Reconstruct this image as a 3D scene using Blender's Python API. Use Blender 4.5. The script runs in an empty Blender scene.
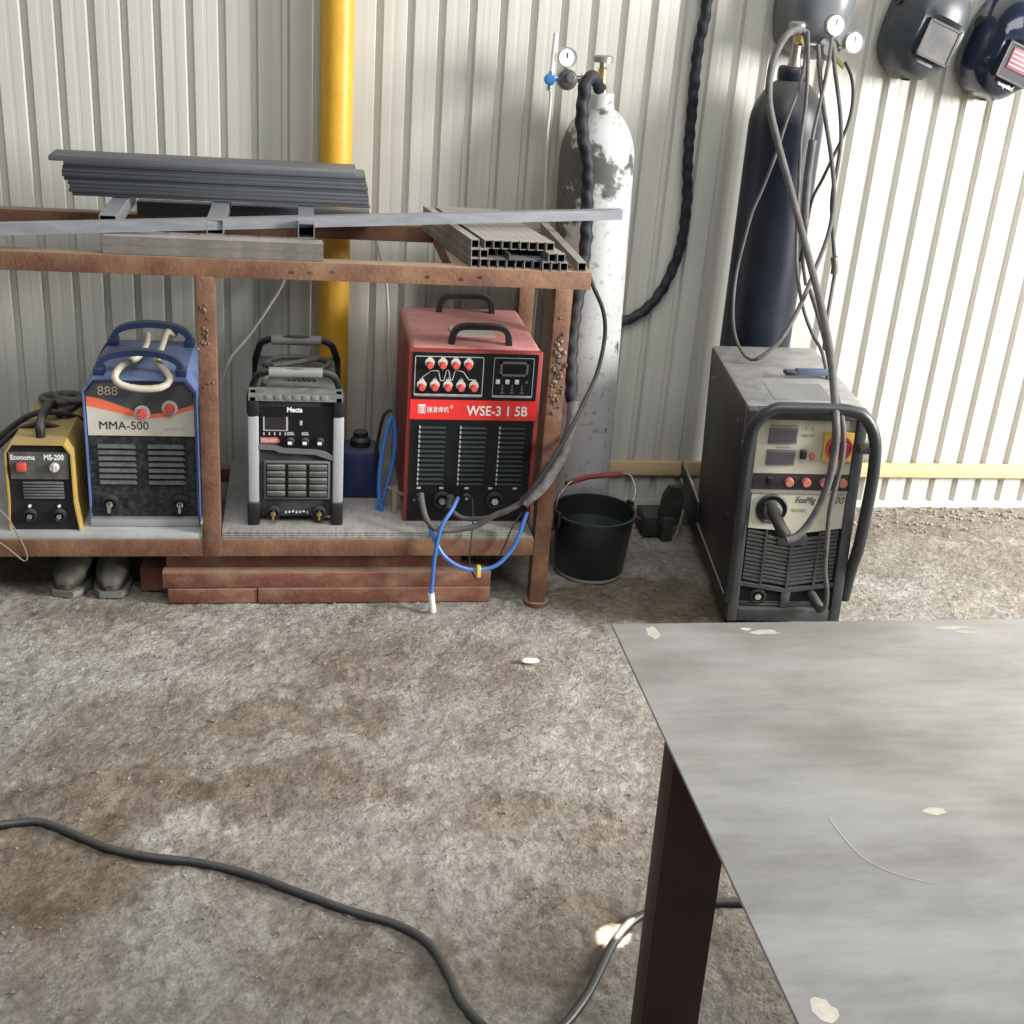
import bpy, bmesh, math, random
from mathutils import Vector, Matrix, noise
random.seed(7)
SC = bpy.context.scene
COL = SC.collection
PI = math.pi

# ------------------------------------------------------------------ materials
def mat(name, col, rough=0.6, metal=0.0, var=None, dust=None, bump=None, spec=None, coat=None, streak=None):
    m = bpy.data.materials.new(name); m.use_nodes = True
    nt = m.node_tree; N = nt.nodes; L = nt.links
    b = N['Principled BSDF']
    b.inputs['Roughness'].default_value = rough
    b.inputs['Metallic'].default_value = metal
    if spec is not None: b.inputs['Specular IOR Level'].default_value = spec
    if coat: b.inputs['Coat Weight'].default_value = coat
    c4 = lambda c: (c[0], c[1], c[2], 1)
    tc = N.new('ShaderNodeTexCoord')
    cur = None
    if var:                                   # (colour2, scale, low, high[, detail])
        nz = N.new('ShaderNodeTexNoise'); nz.inputs['Scale'].default_value = var[1]
        nz.inputs['Detail'].default_value = 8; nz.inputs['Roughness'].default_value = 0.65
        if streak:
            mp = N.new('ShaderNodeMapping'); mp.inputs['Scale'].default_value = streak
            L.new(tc.outputs['Object'], mp.inputs['Vector']); L.new(mp.outputs['Vector'], nz.inputs['Vector'])
        else: L.new(tc.outputs['Object'], nz.inputs['Vector'])
        rp = N.new('ShaderNodeValToRGB')
        rp.color_ramp.elements[0].position = var[2]; rp.color_ramp.elements[1].position = var[3]
        rp.color_ramp.elements[0].color = c4(col); rp.color_ramp.elements[1].color = c4(var[0])
        L.new(nz.outputs['Fac'], rp.inputs['Fac']); cur = rp.outputs['Color']
    if dust:                                  # (colour, amount up, amount everywhere)
        ge = N.new('ShaderNodeNewGeometry'); sp = N.new('ShaderNodeSeparateXYZ')
        L.new(ge.outputs['Normal'], sp.inputs['Vector'])
        mr = N.new('ShaderNodeMapRange'); mr.inputs['From Min'].default_value = 0.1; mr.inputs['From Max'].default_value = 0.9
        mr.inputs['To Min'].default_value = dust[2]; mr.inputs['To Max'].default_value = dust[1]
        L.new(sp.outputs['Z'], mr.inputs['Value'])
        n2 = N.new('ShaderNodeTexNoise'); n2.inputs['Scale'].default_value = 25; n2.inputs['Detail'].default_value = 4
        L.new(tc.outputs['Object'], n2.inputs['Vector'])
        mu = N.new('ShaderNodeMath'); mu.operation = 'MULTIPLY'
        m2 = N.new('ShaderNodeMapRange'); m2.inputs['From Min'].default_value = .3; m2.inputs['From Max'].default_value = .7
        m2.inputs['To Min'].default_value = .72; m2.inputs['To Max'].default_value = 1.1
        L.new(n2.outputs['Fac'], m2.inputs['Value']); L.new(mr.outputs['Result'], mu.inputs[0]); L.new(m2.outputs['Result'], mu.inputs[1])
        mx = N.new('ShaderNodeMixRGB'); L.new(mu.outputs['Value'], mx.inputs['Fac'])
        if cur: L.new(cur, mx.inputs['Color1'])
        else: mx.inputs['Color1'].default_value = c4(col)
        mx.inputs['Color2'].default_value = c4(dust[0]); cur = mx.outputs['Color']
    if cur: L.new(cur, b.inputs['Base Color'])
    else: b.inputs['Base Color'].default_value = c4(col)
    if bump:                                  # (scale, strength, distance)
        n3 = N.new('ShaderNodeTexNoise'); n3.inputs['Scale'].default_value = bump[0]; n3.inputs['Detail'].default_value = 8
        L.new(tc.outputs['Object'], n3.inputs['Vector'])
        bp = N.new('ShaderNodeBump'); bp.inputs['Strength'].default_value = bump[1]; bp.inputs['Distance'].default_value = bump[2]
        L.new(n3.outputs['Fac'], bp.inputs['Height']); L.new(bp.outputs['Normal'], b.inputs['Normal'])
    return m

DUST = (.20, .19, .17)
rust = mat('rusty_painted_steel', (.12, .048, .028), .75, 0, ((.225, .12, .062), 9, .4, .66), (( .34,.26,.17), .8, .03), (90, .5, .004))
rust_red = mat('rusty_red_channel', (.15, .042, .024), .8, 0, ((.26, .14, .085), 9, .45, .68), ((.45,.33,.24), .6, .05), (60, .5, .004), streak=(1, 1, 2))
dark_steel = mat('dark_mill_steel', (.036, .040, .048), .55, .2, ((.085, .092, .105), 14, .35, .7), ((.26, .27, .28), .5, .03), (60, .2, .002), streak=(.12, 2, 6))
grey_tube = mat('grey_steel_tube', (.20, .21, .235), .45, .35, ((.33, .34, .365), 20, .3, .7), (( .45,.45,.44), .3, 0), streak=(.2, 3, 3))
pale_tube = mat('dusty_zinc_tube', (.17, .155, .14), .5, .3, ((.27, .245, .22), 26, .35, .7), ((.50, .46, .41), .8, 0))
tube_shade = mat('tube_interior_shade', (.02, .017, .015), .9)  # dirty steel inside, darkened to paint in the shade within the tubes
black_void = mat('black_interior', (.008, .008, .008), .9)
blk = mat('black_plastic', (.013, .014, .016), .5, 0, None, (DUST, .35, .015), spec=.3)
blk_dusty = mat('dusty_black_panel', (.014, .018, .020), .65, 0, ((.070, .080, .078), 60, .45, .75), (DUST, .6, .03), (120, .2, .001), spec=.3)
blk_clean = mat('clean_black_panel', (.007, .009, .010), .4, 0, None, (DUST, .3, .005), spec=.3)
louvre_m = mat('dusty_louvre_edge', (.10, .11, .108), .6, 0, ((.17, .18, .17), 80, .4, .7))
louvre_d = mat('dark_louvre_edge', (.040, .050, .050), .55, spec=.3)
chrome = mat('bright_metal', (.62, .61, .58), .25, .9)
brass = mat('brass', (.62, .45, .20), .32, .9)
white_p = mat('white_print', (.80, .80, .78), .5)
grey_p = mat('grey_print', (.40, .42, .42), .5)
dark_p = mat('dark_print', (.02, .02, .02), .5)
rubber = mat('black_rubber', (.016, .015, .016), .6, 0, None, (DUST, .35, .03), spec=.3)
grey_rub = mat('dusty_grey_rubber', (.055, .052, .052), .55, 0, ((.115, .11, .11), 30, .4, .7), (DUST, .45, .05), spec=.35)
canvas = mat('dirty_canvas_sleeve', (.085, .08, .075), .85, 0, ((.20, .19, .18), 25, .38, .65), None, (70, .8, .006))
black_wrap = mat('black_tape_wrap', (.010, .012, .017), .6, 0, ((.040, .046, .055), 30, .5, .75), (DUST, .2, .01), (50, .5, .004), spec=.25)
blue_hose = mat('blue_hose_rubber', (.045, .16, .48), .35, 0, None, ((.4, .45, .55), .25, 0))
red_knob = mat('red_knob_plastic', (.62, .085, .07), .4)
pale_ring = mat('pale_knob_plate', (.55, .54, .50), .5)

# ------------------------------------------------------------------ mesh builder
def frames(pts):
    T = []
    for i in range(len(pts)):
        a = pts[max(i-1, 0)]; b = pts[min(i+1, len(pts)-1)]
        T.append((b-a).normalized())
    up = Vector((0, 0, 1)) if abs(T[0].z) < .9 else Vector((0, 1, 0))
    n = T[0].cross(up).normalized(); out = []
    for t in T:
        n = (n - t*n.dot(t))
        n = n.normalized() if n.length > 1e-6 else t.orthogonal().normalized()
        out.append((t, n, t.cross(n)))
    return out

def curve(ctrl, step=.02):
    P = [Vector(p) for p in ctrl]
    if len(P) < 3: return P
    P = [P[0]*2-P[1]] + P + [P[-1]*2-P[-2]]
    out = []
    for i in range(1, len(P)-2):
        p0, p1, p2, p3 = P[i-1:i+3]
        k = max(2, int((p2-p1).length/step))
        for j in range(k):
            t = j/k
            out.append(.5*((2*p1) + (p2-p0)*t + (2*p0-5*p1+4*p2-p3)*t*t + (3*p1-p0-3*p2+p3)*t**3))
    out.append(P[-2])
    return out

class MB:
    def __init__(s): s.bm = bmesh.new()
    def _xf(s, vs, M):
        if M is not None: bmesh.ops.transform(s.bm, matrix=M, verts=vs)
    def box(s, x0, x1, y0, y1, z0, z1, bev=0, M=None, seg=2):
        r = bmesh.ops.create_cube(s.bm, size=1); vs = r['verts']
        for v in vs: v.co = Vector(((x0+x1)/2+v.co.x*(x1-x0), (y0+y1)/2+v.co.y*(y1-y0), (z0+z1)/2+v.co.z*(z1-z0)))
        if bev:
            es = list({e for v in vs for e in v.link_edges})
            r = bmesh.ops.bevel(s.bm, geom=es, offset=bev, segments=seg, affect='EDGES', profile=.5)
            vs = list({v for f in r['faces'] for v in f.verts} | {v for v in vs if v.is_valid})
        s._xf(vs, M); return s
    def ring(s, c, n1, n2, r, n): return [s.bm.verts.new(c + (n1*math.cos(2*PI*i/n) + n2*math.sin(2*PI*i/n))*r) for i in range(n)]
    def bridge(s, a, b):
        n = len(a)
        for i in range(n): s.bm.faces.new((a[i], a[(i+1) % n], b[(i+1) % n], b[i]))
    def tube(s, pts, r, n=10, caps=True, M=None):
        pts = [Vector(p) for p in pts]; F = frames(pts); prev = None; allv = []
        for i, (p, (t, a, b)) in enumerate(zip(pts, F)):
            rr = r(i/(len(pts)-1)) if callable(r) else r
            R = s.ring(p, a, b, rr, n); allv += R
            if prev: s.bridge(prev, R)
            elif caps: s.bm.faces.new(R[::-1])
            prev = R
        if caps: s.bm.faces.new(prev)
        s._xf(allv, M); return s
    def hose(s, ctrl, r, n=8, step=.02): return s.tube(curve(ctrl, step), r, n)
    def twist(s, ctrl, r, n=12, step=.006, pitch=.045, amp=.16):        # spirally wrapped sleeve
        pts = curve(ctrl, step); F = frames(pts); prev = None; L = 0
        for i, (p, (t, a, b)) in enumerate(zip(pts, F)):
            if i: L += (p-pts[i-1]).length
            ph = 2*PI*L/pitch
            R = [s.bm.verts.new(p+(a*math.cos(q)+b*math.sin(q))*r*(1+amp*math.sin(q+ph)+amp*.5*math.sin(2*q-ph*.6))) for q in (2*PI*k/n for k in range(n))]
            if prev: s.bridge(prev, R)
            else: s.bm.faces.new(R[::-1])
            prev = R
        s.bm.faces.new(prev); return s
    def cyl(s, p0, p1, r, r2=None, n=24, M=None):
        p0 = Vector(p0); p1 = Vector(p1); t = (p1-p0).normalized(); a = t.orthogonal().normalized(); b = t.cross(a)
        A = s.ring(p0, a, b, r, n); B = s.ring(p1, a, b, r if r2 is None else r2, n)
        s.bridge(A, B); s.bm.faces.new(A[::-1]); s.bm.faces.new(B); s._xf(A+B, M); return s
    def lathe(s, prof, n=36, c=(0, 0, 0), M=None, ax='z', close=True):
        c = Vector(c); prev = None; allv = []
        d, a, b = {'z': (Vector((0,0,1)), Vector((1,0,0)), Vector((0,1,0))), 'y': (Vector((0,-1,0)), Vector((1,0,0)), Vector((0,0,1))), 'x': (Vector((1,0,0)), Vector((0,1,0)), Vector((0,0,1)))}[ax]
        first = None
        for (r, h) in prof:
            R = s.ring(c+d*h, a, b, max(r, 1e-4), n); allv += R
            if prev: s.bridge(prev, R)
            else: first = R
            prev = R
        if close: s.bm.faces.new(first[::-1]); s.bm.faces.new(prev)
        s._xf(allv, M); return s
    def prism(s, poly, y0, y1, M=None):                    # poly in xz, extruded along y
        A = [s.bm.verts.new((x, y0, z)) for x, z in poly]; B = [s.bm.verts.new((x, y1, z)) for x, z in poly]
        s.bridge(A, B); s.bm.faces.new(A[::-1]); s.bm.faces.new(B); s._xf(A+B, M); return s
    def blob(s, c, r, sub=2, jit=0):
        q = bmesh.ops.create_icosphere(s.bm, subdivisions=sub, radius=1)
        rr = r if isinstance(r, (tuple, list)) else (r, r, r)
        for v in q['verts']:
            k = 1+jit*(random.random()-.5)
            v.co = Vector((c[0]+v.co.x*rr[0]*k, c[1]+v.co.y*rr[1]*k, c[2]+v.co.z*rr[2]*k))
        return s
    def obj(s, name, m, parent=None, sharp=.6):
        bmesh.ops.recalc_face_normals(s.bm, faces=s.bm.faces[:])
        for f in s.bm.faces: f.smooth = True
        for e in s.bm.edges:
            if len(e.link_faces) == 2 and e.calc_face_angle(0) > sharp: e.smooth = False
        me = bpy.data.meshes.new(name); s.bm.to_mesh(me); s.bm.free(); me.materials.append(m)
        if any(p_.material_index for p_ in me.polygons): me.materials.append(tube_shade)
        o = bpy.data.objects.new(name, me); COL.objects.link(o)
        if parent: o.parent = parent
        return o

def tag(o, label, cat, group=None, kind=None):
    o['label'] = label; o['category'] = cat
    if group: o['group'] = group
    if kind: o['kind'] = kind
    return o
def thing(name, loc, label, cat, rz=0, ry=0, rx=0, group=None):
    o = bpy.data.objects.new(name, None); o.empty_display_size = .05; COL.objects.link(o)
    o.location = loc; o.rotation_euler = (rx, ry, rz)
    return tag(o, label, cat, group)
def struct(o): o['kind'] = 'structure'; return o
def plab(o, t): o['label'] = t; return o
def center(o):                                             # move origin of a world-built mesh to its own base
    me = o.data; xs = [v.co for v in me.vertices]
    c = Vector((sum(v.x for v in xs)/len(xs), sum(v.y for v in xs)/len(xs), min(v.z for v in xs)))
    for v in me.vertices: v.co -= c
    o.location = c; return o
def text(s, size, loc, m, parent, name='lettering', M=None, bold=0, shear=0, width=1, align='LEFT'):
    cu = bpy.data.curves.new(name, 'FONT'); cu.body = s; cu.size = size; cu.extrude = .0004; cu.offset = bold; cu.shear = shear
    cu.align_x = align; cu.resolution_u = 3
    t = bpy.data.objects.new(name+'_tmp', cu); COL.objects.link(t)
    dg = bpy.context.evaluated_depsgraph_get(); dg.update()
    me = bpy.data.meshes.new_from_object(t.evaluated_get(dg)); bpy.data.objects.remove(t)
    R = Matrix.Translation(Vector(loc)) @ (M or Matrix.Identity(4)) @ Matrix.Rotation(PI/2, 4, 'X') @ Matrix.Diagonal((width, 1, 1, 1))
    me.transform(R); me.materials.clear(); me.materials.append(m); me.name = name
    o = bpy.data.objects.new(name, me); COL.objects.link(o); o.parent = parent; return o

# ------------------------------------------------------------------ camera (measured from the rib, rail and table vanishing points)
def camera():
    pi_, ro, ya, H = .40681, .077584, .185314, 1.7
    f = Vector((math.sin(ya)*math.cos(pi_), math.cos(ya)*math.cos(pi_), -math.sin(pi_)))
    r = Vector((math.cos(ya), -math.sin(ya), 0)); u = r.cross(f)
    r2 = math.cos(ro)*r + math.sin(ro)*u; u2 = -math.sin(ro)*r + math.cos(ro)*u
    cd = bpy.data.cameras.new('camera'); cd.sensor_width = 36; cd.lens = 1237.9/1024*36; cd.clip_start = .02
    c = bpy.data.objects.new('camera', cd); COL.objects.link(c)
    M = Matrix((r2, u2, -f)).transposed().to_4x4(); M.translation = Vector((0, 0, H)); c.matrix_world = M
    SC.camera = c
camera()

# ------------------------------------------------------------------ setting
W = 3.954
wall_m = mat('cream_sheet_metal', (.56, .55, .495), .42, 0, ((.47, .46, .41), 5, .35, .75), None, None, streak=(7, 1, .12))
def wall():
    mb = MB(); xs = []
    tr = [-2.2 + 0*i for i in range(0)]
    t = -.792-.0915*22
    while t < .05: tr.append(t); t += .0915
    t = .215
    while t < 1.62: tr.append(t); t += .0925
    t = 1.836-.0926
    while t < 4.6: tr.append(t); t += .0926
    prof = []
    for a in tr:
        prof += [(a, 0), (a+.006, .016), (a+.020, .016), (a+.027, 0)]
        k = a+.028
        prof += [(k+.024, 0), (k+.027, .0005), (k+.035, .0005), (k+.038, 0)]
    prof = [(-3, 0)] + prof + [(4.8, 0)]
    A = [mb.bm.verts.new((x, W+d, .017)) for x, d in prof]; B = [mb.bm.verts.new((x, W+d, 3.4)) for x, d in prof]
    for i in range(len(prof)-1): mb.bm.faces.new((A[i], A[i+1], B[i+1], B[i]))
    mb.box(-3, 4.8, W+.022, W+.09, 0, 3.4)
    return struct(mb.obj('wall_back', wall_m, sharp=.12))
wall()

def floor_mat():
    m = bpy.data.materials.new('dusty_earth_floor'); m.use_nodes = True
    nt = m.node_tree; N = nt.nodes; L = nt.links; b = N['Principled BSDF']; b.inputs['Roughness'].default_value = .9
    b.inputs['Specular IOR Level'].default_value = .25
    tc = N.new('ShaderNodeTexCoord')
    def nz(sc, det=6, dist=0, rough=.6):
        n = N.new('ShaderNodeTexNoise'); n.inputs['Scale'].default_value = sc; n.inputs['Detail'].default_value = det
        n.inputs['Distortion'].default_value = dist; n.inputs['Roughness'].default_value = rough
        L.new(tc.outputs['Object'], n.inputs['Vector']); return n.outputs['Fac']
    def ramp(f, a, b_, c1, c2):
        r = N.new('ShaderNodeValToRGB'); r.color_ramp.elements[0].position = a; r.color_ramp.elements[1].position = b_
        r.color_ramp.elements[0].color = (*c1, 1); r.color_ramp.elements[1].color = (*c2, 1); L.new(f, r.inputs['Fac']); return r.outputs['Color']
    def mix(f, a, b_, mode='MIX'):
        x = N.new('ShaderNodeMixRGB'); x.blend_type = mode
        if isinstance(f, float): x.inputs['Fac'].default_value = f
        else: L.new(f, x.inputs['Fac'])
        L.new(a, x.inputs['Color1'])
        if isinstance(b_, tuple): x.inputs['Color2'].default_value = (*b_, 1)
        else: L.new(b_, x.inputs['Color2'])
        return x.outputs['Color']
    base = ramp(nz(1.6, 5, .6), .46, .60, (.50, .472, .43), (.405, .362, .31))
    med = ramp(nz(9, 8, .3, .7), .38, .68, (1.12, 1.12, 1.12), (.66, .64, .61))
    fine = ramp(nz(60, 6, 0, .8), .36, .64, (.72, .70, .68), (1.22, 1.22, 1.21))
    c = mix(1.0, base, med, 'MULTIPLY'); c = mix(1.0, c, fine, 'MULTIPLY')
    # brown stains, with painted light and shade patches among them: (x, y, rx, ry)
    sp = N.new('ShaderNodeSeparateXYZ'); wn = N.new('ShaderNodeTexNoise'); wn.inputs['Scale'].default_value = 7; wn.inputs['Detail'].default_value = 6
    L.new(tc.outputs['Object'], wn.inputs['Vector'])
    vm = N.new('ShaderNodeVectorMath'); vm.operation = 'MULTIPLY_ADD'; L.new(wn.outputs['Color'], vm.inputs[0]); vm.inputs[1].default_value = (.34, .34, 0); vm.inputs[2].default_value = (-.17, -.17, 0)
    va = N.new('ShaderNodeVectorMath'); va.operation = 'ADD'; L.new(tc.outputs['Object'], va.inputs[0]); L.new(vm.outputs[0], va.inputs[1])
    for (x, y, rx, ry, colr, amt) in STAINS_AND_LIGHT:
        s1 = N.new('ShaderNodeVectorMath'); s1.operation = 'SUBTRACT'; L.new(va.outputs[0], s1.inputs[0]); s1.inputs[1].default_value = (x, y, 0)
        s2 = N.new('ShaderNodeVectorMath'); s2.operation = 'MULTIPLY'; L.new(s1.outputs[0], s2.inputs[0]); s2.inputs[1].default_value = (1/rx, 1/ry, 0)
        s3 = N.new('ShaderNodeVectorMath'); s3.operation = 'LENGTH'; L.new(s2.outputs[0], s3.inputs[0])
        mr = N.new('ShaderNodeMapRange'); mr.inputs['From Min'].default_value = 1.08; mr.inputs['From Max'].default_value = .86
        mr.inputs['To Max'].default_value = amt; L.new(s3.outputs['Value'], mr.inputs['Value'])
        c = mix(mr.outputs['Result'], c, colr, 'MULTIPLY')
    def vor(sc):
        n = N.new('ShaderNodeTexVoronoi'); n.inputs['Scale'].default_value = sc; n.feature = 'F1'; n.inputs['Randomness'].default_value = 1
        w_ = N.new('ShaderNodeVectorMath'); w_.operation = 'MULTIPLY_ADD'; L.new(wn2.outputs['Color'], w_.inputs[0]); w_.inputs[1].default_value = (.006, .006, .0); L.new(tc.outputs['Object'], w_.inputs[2])
        L.new(w_.outputs[0], n.inputs['Vector']); return n.outputs['Distance']
    wn2 = N.new('ShaderNodeTexNoise'); wn2.inputs['Scale'].default_value = 60; wn2.inputs['Detail'].default_value = 4; L.new(tc.outputs['Object'], wn2.inputs['Vector'])
    v1 = vor(42); v2 = vor(95)
    c = mix(1.0, c, ramp(v1, .15, .75, (1.05, 1.05, 1.045), (.90, .89, .88)), 'MULTIPLY')
    L.new(c, b.inputs['Base Color'])
    bp = N.new('ShaderNodeBump'); bp.inputs['Strength'].default_value = 1.0; bp.inputs['Distance'].default_value = .0125
    ad = N.new('ShaderNodeMath'); ad.operation = 'MULTIPLY_ADD'; L.new(nz(24, 8, 0, .72), ad.inputs[0]); ad.inputs[1].default_value = 1.9; L.new(nz(130, 5, 0, .7), ad.inputs[2])
    a2 = N.new('ShaderNodeMath'); a2.operation = 'MULTIPLY_ADD'; L.new(v1, a2.inputs[0]); a2.inputs[1].default_value = -.55; L.new(ad.outputs[0], a2.inputs[2])
    a3 = N.new('ShaderNodeMath'); a3.operation = 'MULTIPLY_ADD'; L.new(v2, a3.inputs[0]); a3.inputs[1].default_value = -.35; L.new(a2.outputs[0], a3.inputs[2])
    L.new(a3.outputs[0], bp.inputs['Height']); L.new(bp.outputs['Normal'], b.inputs['Normal'])
    return m
BR = (.66, .58, .48); DK = (.60, .56, .51); LT = (1.35, 1.36, 1.36)
STAINS_AND_LIGHT = [(-0.38, 2.91, 0.42, 0.22, LT, 0.35), (-0.68, 3.02, 0.35, 0.15, LT, 0.3), (0.71, 2.53, 0.12, 0.16, LT, 0.35), (-0.02, 2.63, 0.26, 0.085, BR, 0.75), (-0.37, 2.35, 0.19, 0.14, BR, 0.8), (-0.02, 2.36, 0.26, 0.12, BR, 0.6), (-0.20, 2.21, 0.06, 0.05, LT, 0.7), (0.35, 2.88, 0.32, 0.16, BR, 0.45), (0.44, 2.54, 0.1, 0.08, BR, 0.4), (-0.48, 2.09, 0.2, 0.17, BR, 0.9), (-0.61, 2.29, 0.1, 0.1, DK, 0.6), (0.45, 2.22, 0.13, 0.07, BR, 0.6), (0.61, 2.27, 0.06, 0.04, BR, 0.6), (0.67, 2.16, 0.06, 0.045, BR, 0.7), (0.10, 1.79, 0.17, 0.07, BR, 0.5), (0.51, 1.83, 0.14, 0.17, BR, 0.65), (0.51, 1.91, 0.03, 0.03, DK, 0.7), (1.02, 3.22, 0.34, 0.17, BR, 1.0), (2.25, 3.65, 0.7, 0.4, DK, 0.38)]  # first two LT paint lit floor, last DK darkens the overlit right
def floor():
    mb = MB(); bm = mb.bm; nx, ny = 520, 390; x0, x1, y0, y1 = -1.6, 3.2, .4, W+.01
    def h(x, y):
        a = noise.fractal(Vector((x*9, y*9, 0)), 1, 2, 5); b = noise.fractal(Vector((x*45, y*45, 3)), 1, 2, 3)
        return -.005 + a*.0045 + b*.0042
    V = [[bm.verts.new((x0+(x1-x0)*i/nx, y0+(y1-y0)*j/ny, h(x0+(x1-x0)*i/nx, y0+(y1-y0)*j/ny))) for i in range(nx+1)] for j in range(ny+1)]
    for j in range(ny):
        for i in range(nx): bm.faces.new((V[j][i], V[j][i+1], V[j+1][i+1], V[j+1][i]))
    o = mb.obj('floor', floor_mat(), sharp=3)
    mb = MB()
    for (a, b, c, d) in ((-3, -1.6, -1.5, W+.01), (3.2, 4.8, -1.5, W+.01), (-1.6, 3.2, -1.5, .4)):
        mb.bm.faces.new([mb.bm.verts.new(p) for p in ((a, c, -.004), (b, c, -.004), (b, d, -.004), (a, d, -.004))])
    e = mb.obj('floor_outer', o.data.materials[0], o)
    struct(o)
floor()

wood_m = mat('raw_pine_board', (.62, .47, .26), .7, 0, ((.48, .34, .17), 12, .4, .75), None, (40, .2, .002), streak=(.3, 1, 6))
o = MB().box(.90, 3.4, W-.024, W-.001, .121, .170, .001).obj('trim_1', wood_m); struct(o)
base_m = mat('pale_sheet_flashing', (.55, .54, .50), .6, 0, ((.36, .30, .27), 8, .5, .8))
o = MB().box(-3, 4.8, W-.006, W+.016, -.01, .018).obj('baseboard_back', base_m); struct(o)
# grit swept against the foot of the wall
g = MB()
for i in range(420):
    x = random.uniform(.7, 2.7); y = W-.02-abs(random.gauss(0, .12)); r = random.uniform(.002, .007)
    g.blob((x, y, r*.2), (r*1.3, r, r*.8), 1, .5)
for i in range(1500):
    x = random.uniform(-1.1, 2.2); y = random.uniform(1.4, 3.9); r = random.uniform(.001, .0034)
    g.blob((x, y, -.002), (r*1.4, r*1.2, r*.8), 1, .6)
grit_m = mat('floor_grit', (.25, .225, .195), .95, 0, ((.36, .34, .31), 6, .4, .7))
tag(g.obj('grit', grit_m, sharp=3), 'loose grit and crumbs scattered on the dusty floor', 'grit', kind='stuff')

# ------------------------------------------------------------------ yellow pipe
ypm = mat('yellow_pipe_paint', (.62, .35, .03), .45, 0, ((.52, .26, .025), 16, .42, .72), None, (24, .35, .004), streak=(1, 1, .5))
yp = thing('gas_pipe', (.103, W-.082, 0), 'vertical yellow painted pipe running up the ribbed wall', 'pipe')
MB().cyl((0, 0, 0), (0, 0, 3.3), .049, n=40).obj('pipe_body', ypm, yp)
b = MB(); b.tube([(math.cos(a)*.054, math.sin(a)*.054, 2.5) for a in [2*PI*i/24 for i in range(25)]], .005, 6); b.box(-.01, .01, .05, .082, 2.49, 2.51); b.obj('pipe_clamp', dark_steel, yp)

# ------------------------------------------------------------------ welding rack
F = 3.198; RB = 3.785
rack = thing('welding_rack', (0, F, 0), 'long rusty brown steel rack holding four welding machines on its lower shelf', 'rack')
def rbox(name, x0, x1, y0, y1, z0, z1, m=rust, lab=None, bev=.002):
    o = MB().box(x0, x1, y0-F, y1-F, z0, z1, bev).obj(name, m, rack)
    if lab: plab(o, lab)
    return o
rbox('top_rail', -1.5, .766, F, F+.048, .947, .995)
rbox('back_rail', -1.5, .766, RB-.045, RB, .947, .995)
rbox('cross_rail', .722, .766, F+.048, RB-.045, .947, .995)
rbox('cross_rail', .395, .44, F+.048, RB-.045, .945, .993)
rbox('cross_rail', -1.42, -1.37, F+.048, RB-.045, .947, .995)
rbox('bottom_rail', -1.5, .672, F+.001, F+.046, .159, .212)
rbox('bottom_rail', -1.5, .72, RB-.045, RB, .159, .207)
for x in (-.262, .672, -1.42):
    rbox('leg', x, x+.047, F-.001, F+.047, .004 if x != -.262 else .159, .947)
for x in (-1.42, .672):
    rbox('leg', x, x+.047, RB-.046, RB+.001, .004, .947)
for x in (.676, -.75, -.2):
    rbox('bottom_cross_rail', x, x+.04, F+.047, RB-.046, .16, .205)
o = MB().cyl((.697, .023, -.004), (.697, .023, .006), .038, n=20).obj('foot_plate', rust, rack)
sheet_m = mat('pale_grey_sheet', (.36, .37, .37), .6, 0, ((.26, .255, .24), 10, .45, .7))
board_m = mat('dusty_layered_board', (.28, .27, .25), .8, 0, ((.14, .12, .105), 30, .45, .6), ((.36, .34, .31), .7, 0), (60, .5, .003), streak=(3, .5, 1))
plab(rbox('shelf_sheet', -1.45, -.264, F+.004, RB-.01, .2125, .2285, sheet_m, None, .001), 'pale grey shelf sheet left of the middle post')
o = MB()
for k in range(3):
    o.box(-.213, .668-.02*k, .003+.004*k, .56, .2125+.0057*k, .2180+.0057*k, .001)
plab(o.obj('shelf_board', board_m, rack), 'dusty layered grey board under the grey and red machines')
# weld spatter and drilled studs on the rack
sp = MB()
for i in range(70):
    z = random.gauss(.72, .075); x = .697+random.gauss(0, .010)
    z = min(max(z, .6), .93); r = random.uniform(.0025, .006)
    sp.blob((min(max(x, .678), .716), -.002, z), (r, r*.8, r*1.3), 1, .5)
spat = mat('weld_spatter_metal', (.09, .065, .045), .55, .4, ((.30, .24, .18), 60, .45, .7))
o = plab(sp.obj('weld_spatter', spat, rack), 'lumpy weld spatter on the right front leg'); o['kind'] = 'stuff'
sp = MB()
for i in range(26):
    z = random.choice([.86, .80, .775, .76, .66, .71, .79]) + random.gauss(0, .008); r = random.uniform(.002, .0045)
    sp.blob((-.24+random.gauss(0, .009), -.002, z), (r, r*.8, r*1.6), 1, .5)
o = plab(sp.obj('weld_spatter', spat, rack), 'small weld beads on the middle post'); o['kind'] = 'stuff'
for x, z in ((-.02, .967), (.03, .968), (.085, .972), (.47, .972), (.42, .965), (.33, .968)):
    MB().cyl((x, -.003, z), (x, .002, z), .004, n=10).obj('stud', spat, rack)

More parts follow.
